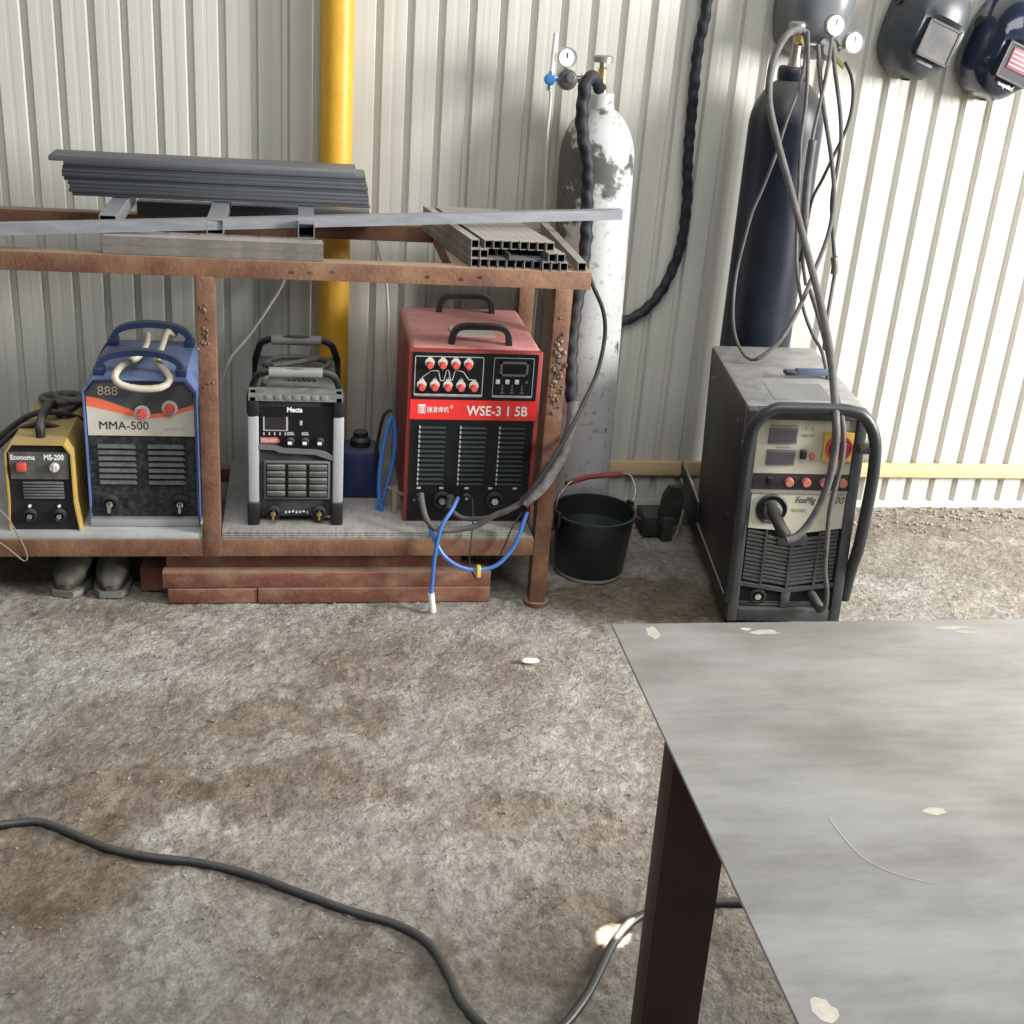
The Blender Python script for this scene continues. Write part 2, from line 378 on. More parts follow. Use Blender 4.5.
# ------------------------------------------------------------------ steel stock on top of the rack
def hollow(mb, p, q, w, h, roll=0):
    """square tube from p to q, open ends"""
    p = Vector(p); q = Vector(q); t = (q-p).normalized(); s_ = t.cross(Vector((0, 0, 1))).normalized(); u = s_.cross(t)
    def rect(c, a, b): return [mb.bm.verts.new(c+s_*x*a/2+u*y*b/2) for x, y in ((-1, -1), (1, -1), (1, 1), (-1, 1))]
    k = .0022
    A = rect(p, w, h); B = rect(q, w, h); a = rect(p, w-2*k, h-2*k); b = rect(q, w-2*k, h-2*k)
    for P_, Q_ in ((A, B), (a, b), (A, a), (B, b)): mb.bridge(P_, Q_)
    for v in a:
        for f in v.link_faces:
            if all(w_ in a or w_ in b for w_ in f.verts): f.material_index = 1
ORD = ['topmost', 'second from the top', 'third from the top', 'fourth from the top', 'fifth from the top', 'sixth from the top', 'seventh from the top', 'eighth from the top', 'ninth from the top', 'tenth from the top', 'lowest']
NTH = ['leftmost', 'second from the left', 'third from the left', 'fourth from the left', 'fifth from the left', 'sixth from the left', 'seventh from the left', 'eighth from the left', 'ninth from the left', 'tenth from the left', 'rightmost']
zb = 1.083
strip_top = mat('mid_grey_strip', (.10, .105, .115), .55, .25, ((.17, .175, .185), 16, .35, .7), streak=(.15, 2, 3))
nst = 10
for k in range(nst):                                       # tall stack of thin dark strips
    z0 = zb + .0098*(nst-1-k)
    x0 = -.625 + .002*k + random.uniform(-.006, .006); x1 = .176 + .0012*k + random.uniform(-.003, .003)
    if k == 0: x0 = -.655; x1 = .15
    if k == nst-1: x0 = -.60
    y = 3.50 + random.uniform(-.004, .004)
    mb = MB()
    if k == 0: mb.box(x0, x1, y+.004, y+.118, z0, z0+.0135, .0012)
    else: mb.box(x0, x1, y, y+.12, z0, z0+.0094, .0012)
    o = mb.obj('steel_strip', strip_top if k == 0 else dark_steel); center(o)
    tag(o, f'{"lighter grey" if k==0 else "dark blue-grey"} steel strip, {ORD[k] if k<nst-1 else "lowest"} in the tall stack on the rack', 'steel strip', 'dark steel strips stacked on the rack')
for i, (xa, xb) in enumerate(((-.478, -.478), (-.215, -.215), (.015, .015))):   # spacers
    mb = MB(); hollow(mb, (xa, 3.262, 1.0615), (xb, 3.66, 1.0615), .042, .038)
    o = center(mb.obj('spacer_tube', grey_tube))
    tag(o, ['short grey square tube under the left end of the dark strip stack', 'short grey square tube under the middle of the dark strip stack', 'short grey square tube under the right end of the dark strip stack'][i], 'steel tube', 'grey spacer tubes under the strip stack')
o = center(MB().box(-.46, .2, 3.70, 3.745, .995, 1.04, .002).obj('dark_steel_bar', dark_steel)); tag(o, 'dark steel bar lying along the back rail behind the strip stack', 'steel bar')
k = 0
for r_ in range(2):
    for c_ in range(2):
        mb = MB(); hollow(mb, (-.485+.004*r_, 3.2145+.0255*c_, 1.0075+.0225*r_), (.058-.002*c_, 3.2145+.0255*c_, 1.0075+.0225*r_), .025, .022)
        o = center(mb.obj('pale_tube', pale_tube))
        tag(o, f'pale dusty steel tube along the front rail, {["lower","upper"][r_]} {["front","rear"][c_]} one of four', 'steel tube', 'pale tubes lying on the front rail'); k += 1
# long pale bar across everything
mb = MB(); p0 = Vector((-1.25, 3.130, 1.022)); p1 = Vector((0.8929, 3.45, 1.1086)); q0 = Vector((-0.7234, 3.2, 1.0486))
p0 = q0 + (q0-p1)*.3
hollow(mb, p0, p1, .026, .028); lb = center(mb.obj('long_steel_tube', grey_tube))
tag(lb, 'long thin blue-grey steel tube lying slantwise across the top of the rack', 'steel tube')
# pile of square tubes, front ends showing
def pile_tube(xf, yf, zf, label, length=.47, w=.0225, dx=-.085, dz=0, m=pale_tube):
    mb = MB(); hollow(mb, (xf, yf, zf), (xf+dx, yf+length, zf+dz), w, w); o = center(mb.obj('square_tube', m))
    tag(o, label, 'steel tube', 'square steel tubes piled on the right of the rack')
R0 = .9955+.0115
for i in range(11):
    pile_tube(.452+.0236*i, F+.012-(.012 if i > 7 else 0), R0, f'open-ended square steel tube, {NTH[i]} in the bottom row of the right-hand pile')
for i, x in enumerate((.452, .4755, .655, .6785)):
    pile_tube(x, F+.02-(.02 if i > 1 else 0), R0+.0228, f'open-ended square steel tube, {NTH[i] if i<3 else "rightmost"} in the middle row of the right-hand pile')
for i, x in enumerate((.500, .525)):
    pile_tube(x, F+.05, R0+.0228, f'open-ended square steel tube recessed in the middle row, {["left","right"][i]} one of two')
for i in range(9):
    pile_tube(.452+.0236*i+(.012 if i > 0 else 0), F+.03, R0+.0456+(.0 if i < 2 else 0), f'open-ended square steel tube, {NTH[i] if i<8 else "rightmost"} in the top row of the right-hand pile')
mb = MB(); mb.box(-.05, .05, 0, .42, 0, .004, .0015); mb.box(-.05, -.046, 0, .42, 0, .018); mb.box(.046, .05, 0, .42, 0, .018)
o = mb.obj('channel_offcut', dark_steel); o.location = (.588, F+.006, R0+.0118); o.rotation_euler = (0, 0, .16); tag(o, 'dark flat channel offcut wedged between the rows of the tube pile', 'steel offcut')
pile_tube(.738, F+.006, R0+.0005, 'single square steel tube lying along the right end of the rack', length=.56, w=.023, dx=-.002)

# ------------------------------------------------------------------ rusty channels under the rack
for n_, (x0, x1, y0, z0, z1, lab) in enumerate((
        (-.366, -.118, 3.222, .0, .044, 'dark rusty steel channel end under the rack, bottom left'),
        (-.116, .556, 3.218, .0, .046, 'pale scuffed rusty channel under the rack, bottom right'),
        (-.380, .556, 3.224, .047, .094, 'long rusty red channel under the rack, middle of the pile'),
        (-.372, .470, 3.262, .095, .142, 'dark rusty channel under the rack, topmost of the pile'),
        )):
    h = z1-z0; t = .006
    mb = MB(); mb.box(x0, x1, y0, y0+t, z0, z1, .0015); mb.box(x0, x1, y0+t, y0+.09, z0, z0+t); mb.box(x0, x1, y0+t, y0+.09, z1-t, z1)
    o = center(mb.obj('steel_channel', rust_red)); tag(o, lab, 'steel channel', 'rusty channels under the rack')
o = center(MB().box(-.45, -.385, 3.30, 3.38, 0, .075, .003).obj('steel_offcut', rust_red)); tag(o, 'small dark rusty block behind the left end of the channels', 'steel offcut')

# ------------------------------------------------------------------ work boots
boot_m = mat('dusty_boot_leather', (.022, .018, .014), .8, 0, ((.16, .145, .115), 22, .46, .66), ((.26, .25, .21), .6, .05), (50, .5, .003))
sole_m = mat('dusty_boot_sole', (.13, .125, .11), .9, 0, ((.24, .23, .21), 30, .4, .7))
lace_m = mat('boot_lace', (.32, .30, .25), .8)
def boot(x, y, rz, lab):
    t = thing('work_boot', (x, y, 0), lab, 'boot', rz, group='work boots under the rack')
    mb = MB(); bm = mb.bm; prev = None
    # sections along the foot, y from toe (0) to heel (.27): (y, halfwidth, height)
    S = [(0, .016, .040), (.012, .032, .056), (.04, .044, .068), (.09, .050, .078), (.13, .044, .105), (.16, .042, .135), (.19, .042, .152), (.24, .040, .153), (.275, .034, .150), (.288, .018, .12)]
    for (yy, hw, hh) in S:
        R = []
        for q in range(16):
            a = 2*PI*q/16; cx = math.cos(a); sz = math.sin(a)
            R.append(bm.verts.new((hw*(abs(cx)**.75)*(1 if cx > 0 else -1), yy, .016+(hh-.016)*(.5+.5*(abs(sz)**.8)*(1 if sz > 0 else -1)))))
        if prev: mb.bridge(prev, R)
        else: bm.faces.new(R)
        prev = R
    bm.faces.new(prev); mb.obj('upper', boot_m, t, 1.2)
    prof = [(-.03, -.004), (.03, -.004), (.047, .02), (.053, .07), (.05, .12), (.038, .16), (.038, .27), (.02, .292), (-.02, .292), (-.038, .27), (-.038, .16), (-.05, .12), (-.053, .07), (-.047, .02)]
    mb = MB(); A = [mb.bm.verts.new((a, b_, 0)) for a, b_ in prof]; B = [mb.bm.verts.new((a, b_, .019)) for a, b_ in prof]
    mb.bridge(A, B); mb.bm.faces.new(A); mb.bm.faces.new(B); mb.obj('sole', sole_m, t)
    mb = MB()
    for k in range(4):
        z = .094+.014*k; yb = .105+.016*k
        mb.tube(curve([(-.03, yb+.006, z-.012), (0, yb-.006, z+.002), (.03, yb+.006, z-.012)]), .0028, 6)
    mb.obj('laces', lace_m, t)
boot(-0.6589, 3.27, -.22, 'dusty dark work boot under the rack, the left one of the pair')
boot(-0.528, 3.262, .03, 'dusty dark work boot under the rack, the right one of the pair')

# ------------------------------------------------------------------ shared machine bits
def knob(mb, x, y, z, r, d): mb.lathe([(r, 0), (r, d*.7), (r*.8, d), (.001, d)], 18, (x, y, z), ax='y')
def socket(p, x, y, z, r=.022, brass_=False):
    o = MB().lathe([(r, 0), (r, .012), (r*.72, .014), (r*.7, .004), (.001, .004)], 22, (x, y, z), ax='y', close=False).obj('socket', blk, p)
    MB().lathe([(r*.38, 0), (r*.38, .016), (.001, .017)], 14, (x, y, z), ax='y').obj('socket_pin', brass if brass_ else chrome, o)
    return o
def arch(pts, r, m, p, name='handle', lab=None, n=10):
    o = MB().hose(pts, r, n, .01).obj(name, m, p)
    if lab: plab(o, lab)
    return o

# ------------------------------------------------------------------ yellow MS machine
ZS = .2295
yel = mat('dirty_yellow_sheet', (.50, .33, .055), .5, 0, ((.36, .25, .10), 12, .42, .72), ((.42, .33, .19), .6, .02))
ms = thing('welding_machine', (-.770, 3.222, ZS), 'small yellow and black welding machine marked MS-200 at the left end of the rack', 'welding machine')
w, h, d = .172, .252, .36
o = MB()
outer = [(-.002, 0), (-.004, .03), (0, .08), (.001, h-.03), (.018, h), (w-.018, h), (w-.001, h-.03), (w, .08), (w+.006, .03), (w+.010, 0)]
inner = [(x+(.004 if x < w/2 else -.004), z-(.004 if z > h-.002 else 0)) for x, z in outer]
A = [[o.bm.verts.new((x, y, z)) for x, z in outer] for y in (-.006, d)]; B = [[o.bm.verts.new((x, y, z)) for x, z in inner] for y in (-.006, d)]
for i in range(len(outer)-1):
    o.bm.faces.new((A[0][i], A[0][i+1], A[1][i+1], A[1][i])); o.bm.faces.new((B[0][i], B[1][i], B[1][i+1], B[0][i+1]))
    o.bm.faces.new((A[0][i], B[0][i], B[0][i+1], A[0][i+1])); o.bm.faces.new((A[1][i], A[1][i+1], B[1][i+1], B[1][i]))
o.obj('cover', yel, ms)
MB().prism([(x+(.0045 if x < w/2 else -.0045), min(z, h-.0045)) for x, z in outer], .004, d-.01).obj('body', blk, ms)
MB().prism([(.012, .150), (w-.012, .150), (w-.010, .226), (.010, .226)], -.002, .004).obj('control_panel', mat('grey_panel', (.075, .075, .07), .5, 0, ((.13, .125, .11), 40, .4, .7)), ms)
text('Economa', .0195, (.014, -.003, .206), white_p, ms, bold=.0004, width=.86)
text('MS-200', .0215, (.099, -.003, .206), white_p, ms, bold=.0007, width=.78)
o = MB(); o.box(.030, .054, -.016, 0, .176, .198, .002); plab(o.obj('power_switch', red_knob, ms), 'red rocker switch')
o = MB(); knob(o, .125, -.002, .186, .0125, .014); o.box(.1235, .1265, -.018, -.014, .176, .196); plab(o.obj('knob', pale_ring, ms), 'pale round current knob')
o = MB()
for k in range(6): o.box(.040, .144, -.004, .006, .094+.0085*k, .0985+.0085*k, .001)
o.obj('vent_grille', louvre_m, ms)
for x in (.052, .128): socket(ms, x, .003, .044, .018)
o = MB()
for x in (.052, .128): o.cyl((x, -.001, .070), (x, .005, .070), .004, n=10)
o.obj('polarity_mark', white_p, ms)
arch([(.086, .05, h-.004), (.086, .048, h+.028), (.086, .09, h+.045), (.086, .19, h+.045), (.086, .235, h+.03), (.086, .24, h-.004)], .0125, rubber, ms, 'handle', 'black strap handle')

# ------------------------------------------------------------------ blue MMA machine
blue_sheet = mat('blue_powder_coat', (.085, .135, .34), .4, 0, ((.13, .19, .40), 8, .4, .7), ((.20, .26, .40), .6, 0))
mm = thing('welding_machine', (-.567, 3.262, ZS), 'blue and black welding machine marked MMA-500 with a cream hose looped over it', 'welding machine')
w, h, d = .292, .425, .36; ch = .036
outl = [(0, 0), (0, h-ch), (ch*.8, h), (w-ch*.8, h), (w, h-ch), (w, 0)]
o = MB(); inn = [(.004, 0), (.004, h-ch-.002), (ch*.8+.001, h-.004), (w-ch*.8-.001, h-.004), (w-.004, h-ch-.002), (w-.004, 0)]
A = [[o.bm.verts.new((x, y, z)) for x, z in outl] for y in (-.012, d)]; B = [[o.bm.verts.new((x, y, z)) for x, z in inn] for y in (-.012, d)]
for i in range(5):
    o.bm.faces.new((A[0][i], A[0][i+1], A[1][i+1], A[1][i])); o.bm.faces.new((B[0][i], B[1][i], B[1][i+1], B[0][i+1]))
    o.bm.faces.new((A[0][i], B[0][i], B[0][i+1], A[0][i+1])); o.bm.faces.new((A[1][i], A[1][i+1], B[1][i+1], B[1][i]))
o.obj('cover', blue_sheet, mm)
MB().prism(inn, .004, d-.004).obj('body', blk_dusty, mm)
plab(MB().box(.0, w, -.018, .02, 0, .022, .003).obj('base_lip', mat('grey_lip', (.32, .33, .33), .5, 0, None, (DUST, .5, 0)), mm), 'pale grey bottom lip')
ppan = mat('smoked_panel', (.06, .065, .075), .3, 0, ((.10, .105, .11), 20, .4, .7))
MB().prism([(.006, .300), (w-.006, .300), (w-.006, h-ch-.004), (w-ch*.8-.004, h-.007), (ch*.8+.004, h-.007), (.006, h-ch-.004)], .001, .004).obj('control_panel', ppan, mm)
org = mat('orange_print', (.80, .17, .075), .5); crm = mat('cream_print', (.60, .58, .49), .5, 0, ((.50, .48, .40), 8, .4, .7))
MB().prism([(.007, .345), (.06, .333), (.12, .318), (.17, .312), (.22, .318), (w-.007, .340), (w-.007, .353), (.22, .330), (.17, .324), (.13, .332), (.08, .352), (.04, .366), (.007, .372)], -.0005, .0009).obj('orange_band', org, mm)
MB().prism([(.007, .262), (w-.007, .262), (w-.007, .340), (.22, .318), (.17, .312), (.12, .318), (.06, .333), (.007, .345)], -.0005, .0009).obj('name_plate', crm, mm)
text('MMA-500', .033, (.035, -.001, .280), dark_p, mm, width=.98)
text('INVERTER', .012, (.205, -.001, .278), grey_p, mm)
seg = mat('pale_segment_digits', (.42, .36, .26), .5)
text('888', .036, (.036, -.0002, .376), seg, mm)
for x, z in ((.150, .328), (.222, .343)):
    o = MB().lathe([(.021, 0), (.021, .003), (.001, .003)], 24, (x, 0, z), ax='y').obj('knob_plate', pale_ring, mm)
    kb = MB(); knob(kb, x, -.003, z, .0135, .014); kb.obj('knob', red_knob, o)
o = MB()
for c_, x0 in enumerate((.030, .160)):
    for k in range(7): o.prism([(x0, .122+.0175*k), (x0+.098, .122+.0175*k), (x0+.092, .131+.0175*k), (x0, .131+.0175*k)], -.006, .006)
o.obj('vent_louvre', louvre_m, mm)
for x in (.052, .240):
    o = socket(mm, x, .004, .062, .024)
    MB().box(x-.004, x+.004, -.030, -.008, .045, .070, .002).obj('socket_lever', chrome, o)
o = MB(); o.box(.098, .101, -.001, .005, .05, .08); o.cyl((.155, 0, .06), (.155, .006, .06), .003, n=8); o.obj('panel_mark', dark_p, mm)
hb = mat('dark_blue_handle', (.025, .045, .11), .35, 0, None, (DUST, .2, 0))
for y in (.035, .315):
    pts = [(.040, y, h-.01), (.044, y, h+.030), (.075, y, h+.052), (.146, y, h+.062), (.217, y, h+.052), (.248, y, h+.030), (.252, y, h-.01)]
    o = MB(); cv = curve(pts, .01); prev = None
    for (p, (t, a_, b_)) in zip(cv, frames(cv)):
        out_ = Vector((0, 1, 0)).cross(t).normalized()
        R = [o.bm.verts.new(p+Vector((0, 1, 0))*u_*.014+out_*v_*.008) for u_, v_ in ((-1, -1), (1, -1), (1, 1), (-1, 1))]
        if prev: o.bridge(prev, R)
        else: o.bm.faces.new(R)
        prev = R
    o.bm.faces.new(prev); o.box(.026, .054, y-.02, y+.02, h-.006, h+.02, .004); o.box(.238, .266, y-.02, y+.02, h-.006, h+.02, .004)
    plab(o.obj('handle', hb, mm), ['front', 'rear'][y > .1]+' dark blue arched handle')
cream = mat('cream_hose_rubber', (.62, .56, .42), .5, 0, ((.50, .45, .34), 12, .4, .7))
zc = ZS+.425
H_ = []
o = center(MB().hose([( -.43, 3.56, zc+.035), (-.428, 3.50, zc+.022), (-.440, 3.40, zc+.014), (-.455, 3.34, zc+.022), (-.474, 3.275, zc+.020), (-.480, 3.240, zc+.006), (-.462, 3.226, zc-.008), (-.415, 3.220, zc-.016), (-.362, 3.222, zc-.012), (-.338, 3.235, zc+.004), (-.352, 3.268, zc+.018), (-.378, 3.33, zc+.022), (-.388, 3.40, zc+.014), (-.384, 3.50, zc+.022), (-.375, 3.56, zc+.045), (-.355, 3.585, zc+.030)], .0095, 12).obj('cream_hose', cream))
tag(o, 'cream rubber hose looped through the handles of the blue machine', 'hose')

# ------------------------------------------------------------------ grey machine with silver posts
gm = thing('welding_machine', (-.143, 3.262, ZS), 'dark grey welding machine with silver corner posts and twin grips beside the middle post', 'welding machine')
w, h, d = .266, .395, .38
silver = mat('silver_post', (.50, .51, .54), .35, .3, ((.42, .43, .45), 14, .4, .7))
dgr = mat('dark_grey_shell', (.03, .032, .034), .6, 0, ((.06, .06, .06), 18, .4, .7), ((.20, .195, .18), .85, .02))
MB().box(.020, w-.020, .010, d, .02, h-.012, .006).obj('body', dgr, gm)
for x in (.002, w-.032):
    MB().box(x, x+.030, -.006, .030, .068, h-.070, .006).obj('corner_post', silver, gm)
    MB().box(x-.002, x+.032, -.010, .034, h-.072, h-.004, .010).obj('corner_cap', blk, gm)
    MB().box(x-.003, x+.031, -.010, .034, 0, .070, .006).obj('corner_foot', blk, gm)
    MB().box(x, x+.030, d-.02, d+.012, 0, h-.01, .008).obj('rear_post', blk, gm)
plab(MB().prism([(.034, .222), (.232, .222), (.232, .352), (.034, .352)], .002, .012).obj('control_panel', blk_clean, gm), 'black control panel')
o = MB().prism([(.006, h-.024), (.26, h-.024), (.26, h-.004), (.006, h-.004)], -.010, .05)
for k in range(7): o.box(.05+.025*k, .068+.025*k, -.012, -.008, h-.020, h-.006, .001)
o.obj('top_trim', mat('dusty_grey_trim', (.15, .15, .145), .6, 0, ((.27, .265, .25), 30, .4, .7)), gm)
text('Mecta', .019, (.108, .001, .349-.012), white_p, gm, bold=.0008, width=.9)
o = MB()
for (a, b_, c_, e_) in ((.044, .048, .282, .322), (.106, .111, .282, .322), (.048, .106, .282, .284)): o.box(a, b_, -.001, .004, c_, e_)
o.obj('display_frame', grey_p, gm)
MB().box(.049, .105, 0, .003, .285, .321).obj('display', mat('dark_display', (.03, .024, .026), .2), gm)
o = MB()
for k in range(5): o.box(.044+.0145*k, .048+.0145*k, 0, .003, .269, .277)
for k in range(2): o.box(.108+.040*k, .128+.040*k, 0, .003, .270, .273); o.box(.108+.040*k, .126+.040*k, 0, .003, .275, .278)
o.box(.142, .150, 0, .003, .298, .312, .002); o.obj('indicator_mark', grey_p, gm)
redl = mat('faded_red_label', (.55, .14, .11), .5)
MB().prism([(.036, .245), (.082, .245), (.090, .250), (.082, .262), (.036, .262)], 0, .003).obj('red_label', redl, gm)
text('MIG-500', .0115, (.038, -.0005, .250), pale_ring, gm, bold=.0004)
for x in (.117, .157, .198):
    o = MB(); knob(o, x, .002, .251, .0125, .014); kk = o.obj('knob', blk, gm)
    MB().box(x-.006, x+.005, -.0145, -.011, .247, .255).obj('knob_mark', white_p, kk)
o = MB().prism([(.032, .228), (.075, .226), (.09, .218), (.185, .214), (.212, .204), (.234, .196), (.234, .210), (.215, .222), (.19, .228), (.10, .232), (.08, .240), (.032, .242)], -.004, .004)
o.obj('swoosh_trim', mat('mid_grey_trim', (.13, .135, .135), .5, 0, None, (DUST, .4, .05)), gm)
MB().box(.045, .228, -.003, .006, .078, .194, .004).obj('grille_frame', mat('grille_grey', (.10, .105, .105), .6, 0, None, (DUST, .5, .1)), gm)
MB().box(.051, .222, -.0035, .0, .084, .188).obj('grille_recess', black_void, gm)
for c_ in range(3):
    o = MB(); x0 = .053+.058*c_
    for k in range(5): o.box(x0, x0+.050, -.012, .0, .090+.0198*k, .1045+.0198*k, .003, M=None)
    o.obj('vent_louvre', mat('louvre_slate', (.05, .055, .055), .55, 0, ((.10, .10, .098), 50, .4, .7), ((.28, .27, .25), .9, .03)), gm)
for x in (.070, .198):
    o = socket(gm, x, .004, .036, .020, True)
    MB().box(x-.003, x+.003, -.024, -.006, .022, .048, .002).obj('socket_lever', brass, o)
o = MB()
for k in range(7): o.cyl((.105+.01*k, .001, .036+.002*(k % 3)), (.105+.01*k, .008, .036), .0035, n=8)
o.obj('screw_row', grey_p, gm)
for y, zt in ((.028, .046), (.315, .055)):
    o = MB().hose([(.014, y+.035, h-.02), (.020, y+.02, h+.012), (.052, y, h+zt), (.21, y, h+zt), (.246, y+.02, h+.012), (.252, y+.035, h-.02)], .010, 10, .012).obj('handle_frame', blk, gm)
    MB().cyl((.060, y, h+zt), (.204, y, h+zt), .0145, n=20).obj('grip', mat('grey_grip', (.22, .22, .215), .5, 0, ((.30, .295, .29), 14, .4, .7)), o)
o = MB()
for k in range(6): o.box(.11+.014*k, .118+.014*k, .13, .17, h-.013, h-.006, .001)
o.obj('top_vent', blk, gm)
o = center(MB().hose([(-.10, 3.33, .62), (-.09, 3.38, .635), (-.04, 3.42, .64), (.02, 3.40, .637), (.07, 3.44, .64), (.08, 3.50, .64), (.02, 3.54, .638), (-.06, 3.53, .64), (-.10, 3.47, .636), (-.07, 3.43, .648), (0, 3.46, .65), (.05, 3.50, .65)], .008, 8).obj('coiled_cable', grey_rub))
tag(o, 'dusty dark cable coiled on top of the machine with silver posts', 'cable')

# ------------------------------------------------------------------ red WSE machine
rm = thing('welding_machine', (.298, 3.290, ZS), 'red and black welding machine marked WSE-315B beside the right leg of the rack', 'welding machine')
red_sheet = mat('dusty_red_sheet', (.26, .045, .042), .5, 0, ((.31, .06, .058), 6, .4, .7), ((.58, .27, .25), .9, .02))
w, h, d = .370, .522, .45
MB().box(0, w, .012, d, .012, h, .016, seg=3).obj('body', red_sheet, rm)
MB().box(-.003, w+.003, -.004, .018, 0, h-.006, .004).obj('front_bezel', mat('dark_red_bezel', (.30, .04, .035), .45), rm)
MB().prism([(.008, .006), (w-.010, .006), (w-.010, h-.012), (.008, h-.012)], -.008, .004).obj('front_panel', blk_clean, rm)
bandm = mat('bright_red_band', (.74, .035, .03), .35)
MB().prism([(.005, .316), (w-.006, .316), (w-.006, .374), (.005, .374)], -.0100, -.004).obj('name_band', bandm, rm)
text('WSE-3 1 5B', .040, (.165, -.0108, .3305), white_p, rm, bold=.0006, width=.88)
o = MB().box(.027, .048, -.0110, -.0095, .334, .360, .001).obj('logo_square', white_p, rm)
text('回', .020, (.0285, -.0112, .3395), bandm, rm, name='logo_mark')
text('瑞凌焊机', .0185, (.051, -.0108, .3385), white_p, rm, width=.86)
text('®', .012, (.117, -.0108, .350), white_p, rm)
def frame_rect(mb, x0, x1, z0, z1, t, y0, y1):
    mb.box(x0, x1, y0, y1, z0, z0+t); mb.box(x0, x1, y0, y1, z1-t, z1); mb.box(x0, x0+t, y0, y1, z0, z1); mb.box(x1-t, x1, y0, y1, z0, z1)
o = MB(); frame_rect(o, .014, .206, .384, .500, .0022, -.0095, -.007); o.box(.016, .204, -.0095, -.007, .385, .391)
frame_rect(o, .234, .348, .384, .500, .0016, -.0095, -.007); o.box(.236, .346, -.0095, -.007, .385, .390); o.obj('panel_outline', grey_p, rm)
kx = []
for k in range(4): kx.append((.055+.036*k, .478))
for k in range(5): kx.append((.035+.0365*k, .414))
for x, z in kx:
    o = MB().lathe([(.0135, 0), (.0135, .002), (.001, .002)], 22, (x, -.008, z+.003), ax='y').obj('knob_plate', pale_ring, rm)
    MB().box(x-.006, x+.006, -.0095, -.0085, z+.013, z+.0205).obj('scale_mark', grey_p, o)
    kb = MB(); knob(kb, x, -.010, z-.002, .0098, .016); kb.obj('knob', red_knob, o)
o = MB()
PL = [(.035, .428), (.035, .438), (.060, .458), (.080, .458), (.086, .430), (.096, .430), (.102, .460), (.108, .460), (.114, .432), (.120, .432), (.126, .460), (.135, .460), (.150, .456), (.165, .434), (.182, .434), (.182, .424)]
for a, b_ in zip(PL, PL[1:]): o.tube([(a[0], -.0086, a[1]), (b_[0], -.0086, b_[1])], .0014, 5)
for x in (.055, .091, .127, .163): o.tube([(x, -.0086, .468), (x, -.0086, .458)], .0010, 5)
for x in (.0715, .108, .1445): o.tube([(x, -.0086, .426), (x, -.0086, .440)], .0010, 5)
o.obj('cycle_diagram', grey_p, rm)
o = MB(); frame_rect(o, .252, .332, .447, .489, .006, -.0115, -.007); o.obj('display_frame', mat('slate_frame', (.13, .14, .145), .4), rm)
MB().box(.258, .326, -.0095, -.007, .453, .483).obj('display', mat('dark_glass', (.006, .007, .008), .1), rm)
for x in (.248, .275, .302): MB().box(x-.006, x+.006, -.0125, -.007, .424, .437, .002).obj('push_button', mat('white_button', (.75, .74, .70), .4), rm)
o = MB()
for x in (.262, .290, .318):
    o.box(x-.006, x+.006, -.0090, -.007, .396, .399); o.box(x-.0015, x+.0015, -.0090, -.007, .399, .422); o.box(x-.004, x+.004, -.0090, -.007, .407, .411)
o.cyl((.330, -.009, .430), (.330, -.007, .430), .004, n=10); o.obj('switch_mark', mat('dim_print', (.13, .14, .14), .5), rm)
for x0 in (.034, .150, .262):
    o = MB()
    for k in range(13): o.prism([(x0, .118+.0143*k), (x0+.076, .118+.0143*k), (x0+.072, .1235+.0143*k), (x0+.002, .1235+.0143*k)], -.013, -.006)
    o.obj('vent_louvre', louvre_d, rm)
    o = MB()
    for k in range(13): o.box(x0-.001, x0+.003, -.0138, -.006, .118+.0143*k, .1255+.0143*k)
    o.obj('louvre_end', grey_p, rm)
for x in (.108, .262): socket(rm, x, -.007, .070, .026)
for x in (.042, .178): socket(rm, x, -.007, .080, .012)
o = MB()
for x in (.040, .105, .178, .247, .320): o.box(x-.006, x+.006, -.0095, -.007, .104, .110)
o.obj('terminal_mark', grey_p, rm)
for y in (.045, .395):
    cx = .200; o = MB(); cv = curve([(cx-.082, y, h-.004), (cx-.076, y, h+.030), (cx-.056, y, h+.048), (cx, y, h+.051), (cx+.056, y, h+.048), (cx+.076, y, h+.030), (cx+.082, y, h-.004)], .008); prev = None
    for (p, (t, a_, b_)) in zip(cv, frames(cv)):
        out_ = Vector((0, 1, 0)).cross(t).normalized()
        R = [o.bm.verts.new(p+Vector((0, 1, 0))*u_*.013+out_*v_*.0085) for u_, v_ in ((-1, -.8), (-.6, -1), (.6, -1), (1, -.8), (1, .8), (.6, 1), (-.6, 1), (-1, .8))]
        if prev: o.bridge(prev, R)
        else: o.bm.faces.new(R)
        prev = R
    o.bm.faces.new(prev); plab(o.obj('handle', blk, rm), ['front', 'rear'][y > .1]+' black handle')
plab(MB().box(.13, .255, .12, .22, h-.0002, h+.0012).obj('paper_label', mat('dusty_paper', (.45, .40, .36), .8), rm), 'dusty paper label on the lid')

